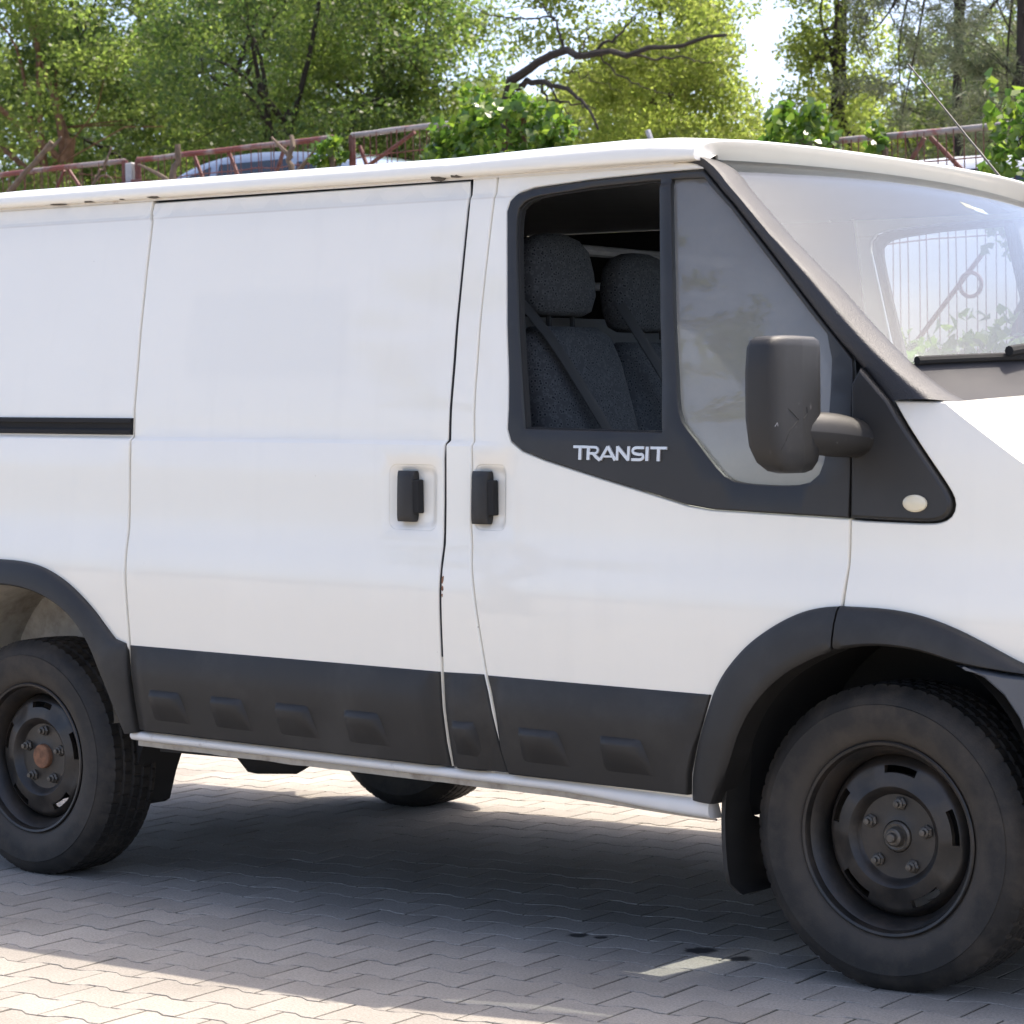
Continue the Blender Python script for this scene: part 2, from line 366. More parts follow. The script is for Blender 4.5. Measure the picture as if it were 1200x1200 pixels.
def resample(P, n):
    P = np.array(P, float); d = np.r_[0, np.cumsum(np.linalg.norm(np.diff(P, axis=0), axis=1))]
    t = np.linspace(0, d[-1], n); return np.stack([np.interp(t, d, P[:, i]) for i in range(P.shape[1])], 1)

def smooth_poly(P, n, it=2):
    for _ in range(it):
        Q = [P[0]]
        for a, b in zip(P[:-1], P[1:]):
            a = np.array(a); b = np.array(b); Q += [tuple(.75*a+.25*b), tuple(.25*a+.75*b)]
        P = Q+[P[-1]]
    return resample(P, n)

# ------------------------------------------------------------------ the van's body shape
# x runs along the van (front axle at 0), zb is height over the raked body line, y grows away from the camera
RAKE, LEAN, WIDE = .024, .012, 1.95
PZ = [.30,.40,.47,.56,.65,.71,.78,.85,.91,.975,1.07,1.222,1.31,1.43,1.53,1.70,1.85,1.907,2.0]
PY = [.03,0,-.014,-.029,-.033,-.035,-.038,-.039,-.033,-.018,-.013,-.006,-.001,.017,.031,.062,.090,.099,.117]
_zz = np.linspace(.2, 2.1, 1901); _yy = np.interp(_zz, PZ, PY)
_k = np.exp(-.5*(np.arange(-60, 61)/14.)**2); _k /= _k.sum()
_yy = np.convolve(np.pad(_yy, 60, 'edge'), _k, 'valid')
def sstep(a, b, x):
    t = min(1, max(0, (x-a)/(b-a))); return t*t*(3-2*t)
def crest(x): return float(np.interp(x, [-.05, .2, .372, .6, .9], [1.50, 1.317, 1.20, 1.10, 1.02]))
def side(x, zb):
    y = float(np.interp(zb, _zz, _yy)) + .006*sstep(1.848, 1.862, zb)
    k = sstep(-1.20, -1.02, x); y += .013*((1-k)*sstep(1.221, 1.235, zb)+k*sstep(1.20, 1.42, zb))
    y += .06*max(0, x+.4)**2 + (.9*max(0, x-.55)**2 if x > .55 else 0)
    if x > -.05: y += 1.2*max(0, zb-crest(x))
    return y
def soft_side(x, zb):
    return float(np.interp(zb, _zz, _yy)) + .013*sstep(1.20, 1.42, zb) + .006*sstep(1.848, 1.862, zb) + .06*max(0, x+.4)**2
def B(x, y, zb): return (x, y, zb-RAKE*x-LEAN*y)
def on_side(x, zb, off=0.): return B(x, side(x, zb)-off, zb)

ZKNOTS = [.40,.44,.47,.52,.56,.60,.65,.71,.78,.85,.88,.91,.94,.975,1.02,1.07,1.14,1.2205,1.2245,1.2315,1.2355,1.27,1.31,1.37,1.43,1.48,1.53,1.61,1.70,1.78,1.8475,1.852,1.858,1.8625,1.885,1.907]

def area2(P): return sum(P[i][0]*P[(i+1)%len(P)][1]-P[(i+1)%len(P)][0]*P[i][1] for i in range(len(P)))/2
def offset_poly(P, d):
    """shrink a closed polygon (d>0 = inwards, polygon counter-clockwise)"""
    n = len(P); out = []
    for i in range(n):
        a = Vector(P[i-1]); b = Vector(P[i]); c = Vector(P[(i+1) % n])
        e1 = (b-a).normalized(); e2 = (c-b).normalized()
        n1 = Vector((-e1.y, e1.x)); n2 = Vector((-e2.y, e2.x)); m = n1+n2
        if m.length < 1e-6: m = n1
        m.normalize(); k = max(.35, m.dot(n1)); q = b+m*(d/k); out.append((q.x, q.y))
    return out
def inside(P, x, y):
    c = False; n = len(P); j = n-1
    for i in range(n):
        xi, yi = P[i]; xj, yj = P[j]
        if (yi > y) != (yj > y) and x < (xj-xi)*(y-yi)/(yj-yi)+xi: c = not c
        j = i
    return c
def densify(P, res, knots=()):
    out = []; n = len(P)
    for i in range(n):
        a = P[i]; b = P[(i+1) % n]; ts = {0.}
        L = math.hypot(b[0]-a[0], b[1]-a[1]); k = max(1, int(math.ceil(L/res)))
        for q in range(k): ts.add(q/k)
        if abs(b[1]-a[1]) > 1e-4:
            for z in knots:
                t = (z-a[1])/(b[1]-a[1])
                if .02 < t < .98: ts.add(t)
        pr = -1
        for t in sorted(ts):
            if pr >= 0 and (t-pr)*L < .0015: continue
            out.append((a[0]+(b[0]-a[0])*t, a[1]+(b[1]-a[1])*t)); pr = t
    return out
def segdist(P, x, y):
    A = np.array(P); Bq = np.roll(A, -1, 0); d = Bq-A; q = np.array((x, y))-A
    t = np.clip((q*d).sum(1)/np.maximum((d*d).sum(1), 1e-12), 0, 1)
    return np.sqrt((((A+d*t[:, None])-np.array((x, y)))**2).sum(1)).min()

def panel(name, outline, mat, parent, holes=(), off=0., thick=.022, bev=.0035, gap=.0022, res=.07, fn=None, knots=True, bulge=None, lines=()):
    """sheet panel cut to an outline on the van's side, with rounded-over edges turned inwards"""
    fn = fn or side
    def P3(x, z, o):
        e = bulge(x, z) if bulge else 0.
        return B(x, fn(x, z)-o-e, z)
    loops = []
    for k, P in enumerate([outline]+list(holes)):
        P = list(P)
        if area2(P) < 0: P = P[::-1]
        P = densify(P, res*.7, ZKNOTS if knots else ())
        s_ = 1 if k == 0 else -1
        loops.append((offset_poly(P, s_*gap*(1 if k == 0 else .1)), offset_poly(P, s_*((gap if k == 0 else 0)+bev))))
    xs = [p[0] for p in loops[0][1]]; zs = [p[1] for p in loops[0][1]]
    pts = []; edges = []; rings = []
    for A_, B_ in loops:
        b0 = len(pts); pts += B_; n = len(B_); rings.append((b0, n)); edges += [(b0+i, b0+(i+1) % n) for i in range(n)]
    zr = [z for z in ZKNOTS if min(zs) < z < max(zs)] if knots else []
    if not knots:
        k = max(2, int((max(zs)-min(zs))/res)); zr = list(np.linspace(min(zs), max(zs), k+1)[1:-1])
    k = max(2, int((max(xs)-min(xs))/res)); xr = np.linspace(min(xs), max(xs), k+1)[1:-1]
    for z in zr:
        for x in xr:
            if inside(loops[0][1], x, z) and not any(inside(l[1], x, z) for l in loops[1:]):
                if min(segdist(l[1], x, z) for l in loops) > .006: pts.append((x, z))
    for ln in lines:
        ln = [q for q in resample(ln, max(8, int(40))) if inside(loops[0][1], q[0], q[1]) and min(segdist(l[1], q[0], q[1]) for l in loops) > .002]
        b0 = len(pts); pts += [tuple(q) for q in ln]; edges += [(b0+i, b0+i+1) for i in range(len(ln)-1)]
    V2, E2, F2, ov, oe, of = delaunay_2d_cdt([Vector(p) for p in pts], edges, [], 0, 1e-6)
    keep = []
    for f in F2:
        cx = sum(V2[i].x for i in f)/len(f); cz = sum(V2[i].y for i in f)/len(f)
        if inside(loops[0][1], cx, cz) and not any(inside(l[1], cx, cz) for l in loops[1:]): keep.append(tuple(f))
    V = [P3(v.x, v.y, off) for v in V2]; F = keep
    back = {}
    for i, v in enumerate(ov):
        for q in v: back.setdefault(q, i)
    for (b0, n), (A_, B_) in zip(rings, loops):
        top = [back.get(b0+i, b0+i) for i in range(n)]
        a1 = len(V); V += [P3(x, z, off-bev*.35) for x, z in [((p[0]+q[0])/2, (p[1]+q[1])/2) for p, q in zip(A_, B_)]]
        a2 = len(V); V += [P3(x, z, off-bev) for x, z in A_]
        a3 = len(V); V += [P3(x, z, off-thick) for x, z in A_]
        for i in range(n):
            j = (i+1) % n
            F += [(top[i], top[j], a1+j, a1+i), (a1+i, a1+j, a2+j, a2+i), (a2+i, a2+j, a3+j, a3+i)]
    return obj(name, V, F, mat, parent, True, 40)

def rrect(x0, z0, x1, z1, r, n=4):
    P = []
    for cx, cz, a0 in ((x1-r, z0+r, -90), (x1-r, z1-r, 0), (x0+r, z1-r, 90), (x0+r, z0+r, 180)):
        for k in range(n+1):
            a = math.radians(a0+90*k/n); P.append((cx+r*math.cos(a), cz+r*math.sin(a)))
    return P

MIRRORED = []
def mirror_part(o, parent, kids=True, name=None):
    """the same part on the far side of the van"""
    c = o.copy(); COL.objects.link(c); c.parent = parent; c.matrix_parent_inverse = o.matrix_parent_inverse.copy()
    c.location = (0, WIDE, -LEAN*WIDE); c.scale = (1, -1, 1)
    # y -> WIDE - y also flips the small lean: sheared back by the LEAN term
    WORLD[c.name] = Matrix.Identity(4)
    for ch in list(o.children) if kids else []:
        d = ch.copy(); COL.objects.link(d); d.parent = c; d.matrix_parent_inverse = ch.matrix_parent_inverse.copy()
        WORLD[d.name] = Matrix.Identity(4)
    return c

# ------------------------------------------------------------------ ground and pavers
def project(p):
    v = Vector(p)-Vector(CAM); z = v.dot(_d)
    return 600+FPX*v.dot(_r)/z, 600-FPX*v.dot(_u)/z, z

g = obj('ground', [(-600,-600,-.014),(600,-600,-.014),(600,600,-.014),(-600,600,-.014)], [(0,1,2,3)], 'paver', smooth=False)
tag(g, kind='structure')
PITCH_X, PITCH_Y, HE, HW, TILT = .189, .139, .0795, .0595, math.radians(5.)
def paver_shape(gap=.0034):
    L = PITCH_X; a, b = L*.19, L*.36
    up = [(0, HE), (a, HE), (b, HW), (L-b, HW), (L-a, HE), (L, HE)]
    P = [(x, -y) for x, y in up]+[(x, y) for x, y in up[::-1]]
    P = [(x-L/2, y) for x, y in P]
    r0 = offset_poly(P, gap); r1 = offset_poly(P, gap+.0012); n = len(P)
    V = [(x, y, 0) for x, y in r1]+[(x, y, -.0010) for x, y in r0]+[(x, y, -.03) for x, y in r0]
    F = [tuple(range(n))]
    for k in (0, 1):
        for i in range(n): F.append((k*n+i, (k+1)*n+i, (k+1)*n+(i+1) % n, k*n+(i+1) % n))
    return V, F
PV, PF = paver_shape()
pav_me = mesh('paver', PV, PF, 'paver', smooth=False)
spots = []
ct, st_ = math.cos(TILT), math.sin(TILT)
for j in range(-44, 90):
    for i in range(-90, 90):
        lx = i*PITCH_X+(j % 2)*PITCH_X/2; ly = j*PITCH_Y
        x = -1.83+lx*ct-ly*st_; y = -.05+lx*st_+ly*ct
        if -9.5 < x < 2.6 and -2.6 < y < 7.9:
            px, py, z = project((x, y, 0))
            vis = -60 < px < 1260 and 870 < py < 1270
            spots.append((0 if vis else 1, z, x, y))
spots.sort()
yard = obj('paved_yard', [(-9.4,-2.48,-.0020),(2.48,-2.48,-.0020),(2.48,8.1,-.0020),(-9.4,8.1,-.0020)], [(0,1,2,3)], 'sand', smooth=False)
tag(yard, kind='structure')
R = Matrix.Rotation(TILT, 4, 'Z'); rest = MB()
for k, (v, z, x, y) in enumerate(spots):
    rr = random.Random(k*13+5)
    T = Matrix.Translation((x, y, rr.uniform(-.0005, .0006))) @ R @ Matrix.Rotation(rr.gauss(0, .0025), 4, 'X') @ Matrix.Rotation(rr.gauss(0, .0025), 4, 'Y') @ Matrix.Rotation(rr.gauss(0, .008), 4, 'Z')
    if k < 300:
        o = bpy.data.objects.new('paver', pav_me); COL.objects.link(o); o.parent = yard; o.matrix_basis = T
    else: rest.add([T @ Vector(p) for p in PV], PF)
o = rest.build('pavers_beyond', 'paver', yard, smooth=False); tag(o, kind='stuff')

# ------------------------------------------------------------------ raised ground behind, its wall, the fence
def terr(x, y):
    return 1.42+.36*sstep(-5.4, -8.6, x) if False else float(np.interp(x, [-60, -9, -6, 40], [1.80, 1.78, 1.42, 1.36]))+.010*(y-8)
xs = list(np.linspace(-70, 40, 56)); ys = [8.32, 9, 10, 12, 15, 20, 30, 50, 90, 200]
mb = MB(); mb.grid([[(x*(1+.012*(y-8)), y, terr(x, y)+.08*noise.noise((x*.5, y*.5, 0))) for y in ys] for x in xs])
tag(mb.build('raised_ground', 'soil'), kind='structure')
mb = MB()
wx = [-70, -9.05, -9.0, -6.05, -6.0, 40]
prof = [(x, terr(x, 8)+.10) for x in np.linspace(-40, 12, 53)]
Gf = [[(x, 8.12, -.3), (x, 8.12, z-.06), (x, 8.08, z-.06), (x, 8.08, z), (x, 8.34, z), (x, 8.34, -.3)] for x, z in prof]
o = mb.grid(Gf).build('retaining_wall', 'concrete', None, sharp=20)
tag(o, 'weathered concrete retaining wall below the rusty fence behind the van', 'wall')

def fence(x0, x1, zt, zb, label, braces, ring=None, spacing=.062, rail='railpaint'):
    f = thing('iron_fence', ((x0+x1)/2, 8.2, zb), label, 'fence', 'rusty iron fence sections on the wall')
    m = MB(); rr = random.Random(int(x0*10))
    m.tube([(x, 8.2, zt+rr.uniform(-.004, .004)) for x in np.linspace(x0, x1, 9)], .020, 10).build('top_rail', rail, f)
    MB().tube([(x0, 8.2, zb+.06), (x1, 8.2, zb+.06)], .02, 8).build('bottom_rail', 'redrust', f)
    for z in (zt-.16, zt-.62):
        MB().tube([(x, 8.19+rr.uniform(-.006, .006), z+rr.uniform(-.012, .012)) for x in np.linspace(x0, x1, 12)], .0045, 5).build('cross_wire', 'redrust', f)
    for x in (x0, x1): MB().tube([(x, 8.2, zb-.05), (x, 8.2, zt)], .024, 10).build('post', 'redrust', f)
    for a, b in braces: MB().tube([(a[0], 8.23, a[1]), (b[0], 8.23, b[1])], .014, 6).build('brace', 'redrust', f)
    bar = mesh('fence_bar', *(lambda q: (q.V, q.F))(MB().tube([(0, 0, zb+.06), (0.002, 0.004, (zb+zt)/2), (0, 0, zt)], .0036, 5, cap=False)), 'redrust')
    n = int((x1-x0)/spacing)
    for i in range(1, n):
        o = bpy.data.objects.new('fence_bar', bar); COL.objects.link(o); o.parent = f
        o.location = (x0+i*spacing+rr.uniform(-.008, .008)-f.location.x, 8.175-f.location.y, -f.location.z)
        o.rotation_euler = (rr.gauss(0, .006), 0, 0)
    if ring:
        P = [(ring[0]+ring[2]*math.cos(a), 8.17, ring[1]+ring[2]*math.sin(a)) for a in np.linspace(0, 2*math.pi, 25)]
        MB().tube(P, .012, 6, cap=False).build('ring_ornament', 'redrust', f)
    return f
fa = fence(-15.2, -11.30, 3.335, 1.86, 'leftmost rusty iron fence section, with a leaning dead branch across it', [((-12.0, 3.32), (-12.25, 2.95)), ((-11.95, 3.32), (-11.62, 2.95)), ((-13.6, 3.32), (-13.2, 2.2))])
fb = fence(-11.16, -9.22, 3.325, 1.86, 'rusty iron fence section in front of the blue grey car', [((-10.6, 3.31), (-10.2, 2.5)), ((-10.25, 3.31), (-9.9, 2.6)), ((-9.7, 3.31), (-10.1, 2.5))])
fc = fence(-9.04, -7.55, 3.325, 1.86, 'short rusty iron fence section left of the big ivy clump', [((-9.0, 3.25), (-8.7, 2.6)), ((-8.95, 3.1), (-8.5, 3.3))], rail='railgrey')
fd = fence(-6.25, -1.6, 2.955, 1.50, 'rusty iron fence section in front of the white car', [((-4.62, 2.93), (-4.82, 2.66)), ((-4.58, 2.93), (-4.10, 2.45)), ((-4.06, 2.35), (-3.8, 2.6)), ((-4.75, 1.7), (-4.25, 2.25))], ring=(-4.30, 2.07, .068), rail='railgrey')
# galvanised post with flat latch plates between the first two sections
t = thing('gate_post', (-11.23, 8.2, 1.86), 'grey galvanised post with red latch plates between two fence sections', 'post')
MB().box((-11.265, 8.165, 1.8), (-11.195, 8.235, 3.31), .006).build('post_tube', 'galv', t)
for dx, z0, z1 in ((-.17, 2.95, 3.16), (.06, 2.95, 3.18)):
    MB().box((-11.23+dx, 8.13, z0), (-11.23+dx+.10, 8.155, z1), .004).build('latch_plate', 'redrust', t)
MB().box((-11.40, 8.112, 3.10), (-11.02, 8.128, 3.16), .004).build('latch_bar', 'redrust', t)
# short grey stub post beyond the roof
o = MB().tube([(-6.53, 8.2, 1.6), (-6.53, 8.2, 3.06), (-6.56, 8.2, 3.14)], .018, 8).build('stub_post', 'galv')
tag(o, 'thin grey metal post end sticking up right of the big ivy clump', 'post')

def stick(name, label, pts, rad, seed, mat='deadwood', forks=()):
    rr = random.Random(seed); m = MB()
    P = smooth_poly(pts, 16, 2)
    P = [Vector(p)+Vector((rr.gauss(0, .008), rr.gauss(0, .008), rr.gauss(0, .008))) for p in P]
    m.tube(P, [rad*(1-.45*i/15)*rr.uniform(.85, 1.15) for i in range(16)], 8)
    for f in forks:
        m.tube(smooth_poly(f, 8, 2), [rad*.6*(1-.6*i/7) for i in range(8)], 6)
    o = m.build(name, mat); tag(o, label, 'branch'); return o
stick('dead_branch', 'bare brown branch leaning across the fence at the far left', [(-13.1, 8.05, 2.3), (-12.55, 8.06, 3.10), (-12.2, 8.08, 3.36), (-12.0, 8.12, 3.53)], .034, 1, forks=[[(-12.06, 8.12, 3.47), (-11.99, 8.14, 3.50), (-11.94, 8.16, 3.56)]])
stick('dry_vine_stem', 'dry twisted vine stem looping beside the galvanised post', [(-11.55, 8.1, 3.0), (-11.50, 8.08, 3.2), (-11.42, 8.08, 3.28), (-11.36, 8.1, 3.36), (-11.33, 8.1, 3.44)], .014, 2, forks=[[(-11.5, 8.08, 3.18), (-11.38, 8.06, 3.24), (-11.3, 8.08, 3.2), (-11.28, 8.1, 3.05)], [(-11.6, 8.1, 3.05), (-11.5, 8.05, 3.13), (-11.4, 8.08, 3.1)]])
stick('dry_vine_stem', 'stout dry vine stem crossing behind the rail above the blue grey car bonnet', [(-10.75, 8.1, 2.6), (-10.62, 8.08, 3.0), (-10.68, 8.08, 3.2), (-10.62, 8.1, 3.30), (-10.63, 8.1, 3.38)], .035, 3, forks=[[(-10.66, 8.08, 3.1), (-10.85, 8.1, 3.2), (-11.05, 8.1, 3.28)], [(-10.62, 8.1, 3.0), (-10.45, 8.08, 3.16), (-10.4, 8.1, 3.05)]])
stick('dry_vine_stem', 'gnarled dry vine stem at the right end of the left fence run', [(-9.55, 8.1, 2.6), (-9.45, 8.07, 3.05), (-9.52, 8.06, 3.22), (-9.44, 8.08, 3.28), (-9.52, 8.1, 3.35)], .030, 4, forks=[[(-9.5, 8.08, 3.2), (-9.62, 8.08, 3.30), (-9.70, 8.1, 3.36)], [(-9.44, 8.08, 3.1), (-9.32, 8.06, 3.18), (-9.27, 8.1, 3.26)]])

# ------------------------------------------------------------------ foliage
def leaf_mesh(name, C, size, aspect, mat, rng, along=None, up=.35, spread=.35, tri=False):
    """one mesh of many small folded leaves at the points C"""
    n = len(C)
    a = rng.normal(size=(n, 3))
    if along is not None: a = along+rng.normal(size=(n, 3))*spread
    a /= np.linalg.norm(a, axis=1)[:, None]
    if along is None:
        nn = rng.normal(size=(n, 3))*.75+np.array((0., -.15, up*1.1)); nn /= np.linalg.norm(nn, axis=1)[:, None]
        a -= nn*(a*nn).sum(1)[:, None]; a /= np.linalg.norm(a, axis=1)[:, None]; b = np.cross(nn, a)
    else:
        b = rng.normal(size=(n, 3)); b[:, 2] *= (1-up)
        b -= a*(a*b).sum(1)[:, None]; b /= np.linalg.norm(b, axis=1)[:, None]; nn = np.cross(a, b)
    L = size*rng.uniform(.6, 1.35, n)[:, None]; W = L*aspect
    V = np.empty((n, 4, 3)); V[:, 0] = C-a*L*.5; V[:, 2] = C+a*L*.5
    V[:, 1] = C+b*W*.5+nn*W*.18-a*L*.06; V[:, 3] = C-b*W*.5+nn*W*.18-a*L*.06
    me = bpy.data.meshes.new(name)
    me.vertices.add(4*n); me.vertices.foreach_set('co', V.reshape(-1))
    me.loops.add(4*n); me.loops.foreach_set('vertex_index', np.arange(4*n, dtype=np.int32))
    me.polygons.add(n); me.polygons.foreach_set('loop_start', np.arange(0, 4*n, 4, dtype=np.int32))
    me.materials.append(MT[mat]); me.update(calc_edges=True); return me

def crown_points(rng, c, r, ncl, per, crad, flat=.65, shell=.35, zmin=None):
    """leaf clumps through an uneven crown; returns leaf points and clump centres"""
    cl = []
    while len(cl) < ncl:
        p = rng.normal(size=3); p /= np.linalg.norm(p)
        q = rng.uniform(shell, 1.0)**.55
        k = 1+.28*noise.noise(Vector(p)*2.1+Vector((c[0], c[1], 3.)))
        pt = np.array(c)+p*np.array(r)*q*k
        if zmin is not None and pt[2] < zmin: continue
        cl.append(pt)
    cl = np.array(cl); rad = crad*rng.uniform(.55, 1.35, ncl)
    cnt = np.maximum(8, (per*(rad/crad)**2).astype(int))
    idx = np.repeat(np.arange(ncl), cnt)
    d = rng.normal(size=(len(idx), 3)); d /= np.linalg.norm(d, axis=1)[:, None]
    d *= (rng.uniform(0, 1, len(idx))**.45)[:, None]; d[:, 2] *= flat
    return cl[idx]+d*rad[idx][:, None], cl

def limbs(m, base, top, cl, rng, r0, nmain=9, fine=40):
    base = Vector(base); top = Vector(top)
    P = [base.lerp(top, k/7)+Vector((math.sin(k*1.3)*.06, math.cos(k*1.7)*.06, 0)) for k in range(8)]
    m.tube(P, [r0*(1.25-.65*k/7) if k else r0*1.5 for k in range(8)], 10)
    ends = []
    for i in range(nmain):
        t = Vector(cl[rng.integers(len(cl))]); s_ = base.lerp(top, .55+.45*i/nmain)
        mid = s_.lerp(t, .5)+Vector((0, 0, .25*(t-s_).length*.4))
        Q = smooth_poly([s_, s_.lerp(mid, .5)+Vector(rng.normal(size=3)*.08), mid, t.lerp(mid, .4)+Vector(rng.normal(size=3)*.12), t], 12, 2)
        m.tube(Q, [r0*.5*(1-.85*k/11) for k in range(12)], 6); ends += [Vector(q) for q in Q[4:]]
    for i in range(fine):
        t = Vector(cl[rng.integers(len(cl))]); s_ = min(ends, key=lambda e: (e-t).length)
        mid = s_.lerp(t, .5)+Vector(rng.normal(size=3)*.1)
        m.tube([s_, mid, t], [r0*.12, r0*.08, r0*.03], 5, cap=False)

def tree(name, label, base, ztop, c, r, ncl, per, crad, leaf, size, aspect, seed, r0=.16, bark='bark', group='trees beyond the fence', up=.35, cat='tree', **kw):
    rng = np.random.default_rng(seed)
    t = thing(name, base, label, cat, group)
    C, cl = crown_points(rng, c, r, ncl, per, crad, **kw)
    o = bpy.data.objects.new('crown', leaf_mesh('crown', C, size, aspect, leaf, rng, up=up)); link(o, t); tag(o, kind='stuff')
    m = MB(); limbs(m, base, (c[0]+rng.normal()*.2, c[1], ztop), cl, rng, r0); m.build('trunk', bark, t)
    return t
def X_at(px, Y):                                   # where a sight line through image column px meets depth Y (planning aid)
    v = _d+_r*((px-600)/FPX)+_u*(460/FPX); return CAM[0]+v.x/v.y*(Y-CAM[1])
def spot(px, Y): x = X_at(px, Y); return (x, Y, terr(x, Y))
def rel(b, z): return (b[0], b[1], z)

b = spot(60, 15.5); tree('broadleaf_tree', 'broad mid green tree with a reddish trunk at the far left', b, 4.8, rel(b, 5.3), (2.3, 2.0, 2.5), 170, 330, .42, 'leaf_a', .058, .62, 11, .10, 'barkred', shell=.4)
b = spot(235, 18); tree('broadleaf_tree', 'dense dark green tree with deep shade above the blue grey car', b, 5.5, rel(b, 6.2), (2.4, 2.2, 3.0), 200, 330, .46, 'leaf_b', .06, .6, 12, .11, 'barkdark', shell=.4)
b = spot(350, 15.5); tree('broadleaf_tree', 'dark leafed tree right of the deep shade, dark trunk showing', b, 4.8, rel(b, 5.4), (1.65, 1.8, 2.4), 140, 330, .42, 'leaf_b', .058, .6, 13, .08, 'barkdark', shell=.4)
b = spot(465, 17); tree('broadleaf_tree', 'rounded mid green tree rising behind the big ivy clump', b, 4.8, rel(b, 5.1), (1.15, 1.4, 2.1), 110, 310, .38, 'leaf_a', .056, .62, 14, .12, 'bark', shell=.4)
# the tree with the open crown and spreading limbs, its foliage thin low down
rng = np.random.default_rng(15)
b = spot(585, 14.5); t = thing('spreading_tree', b, 'open yellow green tree with long dark limbs spreading right', 'tree', 'trees beyond the fence')
C1, c1 = crown_points(rng, (X_at(745, 15.5), 15.5, 5.6), (1.25, 1.2, 1.1), 80, 230, .32, flat=.5)
C2, c2 = crown_points(rng, (X_at(775, 16.5), 16.5, 4.4), (1.1, 1.1, .9), 75, 230, .30, flat=.55)
o = bpy.data.objects.new('crown', leaf_mesh('crown', np.concatenate([C1, C2]), .052, .6, 'leaf_c', rng)); link(o, t); tag(o, kind='stuff')
def at(px, py, Y):
    v = _d+_r*((px-600)/FPX)-_u*((py-600)/FPX); k = (Y-CAM[1])/v.y; return Vector(CAM)+v*k
m = MB(); root = at(592, 120, 14.4)
m.tube(smooth_poly([Vector(b), Vector((b[0], b[1], 2.6)), root, at(600, 92, 14.3)], 12, 2), [.14-.008*k for k in range(12)], 10)
for pts, ra in [([(600,95,14.3),(625,80,14.2),(650,63,14.2),(690,62,14.1),(735,63,14.0),(790,55,14.0),(850,40,14)], .075),
                ([(602,105,14.3),(622,93,14.3),(645,98,14.2),(672,108,14.1),(690,130,14.0),(700,150,14.0)], .055),
                ([(600,118,14.3),(635,116,14.3),(668,120,14.2),(695,128,14.1)], .03),
                ([(632,98,14.3),(645,125,14.2),(655,150,14.2),(664,165,14.2)], .022), ([(640,97,14.3),(670,140,14.2),(685,165,14.2)], .018),
                ([(690,62,14.1),(715,52,14.2),(728,40,14.3),(745,15,14.4)], .03), ([(735,63,14),(765,70,14.2),(800,66,14.4),(830,75,14.4)], .022),
                ([(660,62,14.2),(655,40,14.3),(650,20,14.4),(625,0,14.5)], .028), ([(650,20,14.4),(610,20,14.5),(575,22,14.6),(545,0,14.7)], .018),
                ([(610,20,14.5),(590,35,14.6),(570,30,14.6)], .010), ([(640,10,14.4),(600,8,14.5),(560,12,14.6)], .010),
                ([(700,62,14.1),(720,85,14.2),(745,98,14.3),(790,112,14.3)], .016), ([(680,62,14.1),(690,45,14.2),(688,20,14.3)], .016), ([(662,82,14.2),(700,95,14.2),(730,110,14.3)], .012)]:
    Q = smooth_poly([at(*p) for p in pts], 18, 2)
    m.tube([Vector(q)+Vector(rng.normal(size=3)*.012) for q in Q], [ra*.62*(1-.7*k/17) for k in range(18)], 7)
m.build('trunk', 'barkdark', t)

b = spot(798, 18.5); tree('broadleaf_tree', 'pale yellow green tree left of the patch of sky', b, 5.2, rel(b, 5.2), (.58, .8, 1.5), 80, 250, .32, 'leaf_c', .054, .6, 16, .12, 'bark')
b = spot(975, 19); tree('slender_tree', 'slender light green tree with upswept branches right of the sky gap', b, 5.8, rel(b, 5.4), (.48, .6, 2.1), 70, 190, .27, 'leaf_c', .054, .58, 17, .09, 'barkdark', flat=.9)
# grey-green needled trees at the right
def needle_tree(label, px, Y, seed, ncl, rz, rr0):
    rng = np.random.default_rng(seed); b = spot(px, Y)
    t = thing('needle_tree', b, label, 'tree', 'trees beyond the fence')
    P, cl = crown_points(rng, (b[0], b[1], 5.1), (rr0, rr0, rz), ncl, 1, .3)
    per = 190; C = np.repeat(cl, per, 0); tw = np.repeat(rng.normal(size=(len(cl), 3))*np.array((1, 1, .35)), per, 0); tw /= np.linalg.norm(tw, axis=1)[:, None]
    C = C+tw*rng.uniform(-.30, .30, len(C))[:, None]+rng.normal(size=C.shape)*.045
    al = tw*.6+np.array((0, 0, -.25))
    o = bpy.data.objects.new('crown', leaf_mesh('crown', C, .115, .085, 'leaf_n', rng, along=al, spread=.5)); link(o, t); tag(o, kind='stuff')
    m = MB(); limbs(m, b, (b[0]+.1, b[1], 6.8), cl, rng, .042, nmain=14, fine=70); m.build('trunk', 'barkdark', t)
needle_tree('grey green needled tree with dark trunk behind the white car', 1120, 14.5, 18, 120, 2.4, 1.0)
needle_tree('second grey green needled tree at the right edge behind the ivy', 1195, 13.2, 19, 80, 2.2, .75)
b = (-8.6, -9.4, 0.); tree('yard_tree', 'open leafed tree across the yard, only mirrored in the quarter window', b, 4.4, (b[0], b[1], 5.2), (1.5, 1.5, 2.0), 34, 150, .36, 'leaf_b', .08, .6, 33, .10, 'barkdark', group=None, shell=.6)
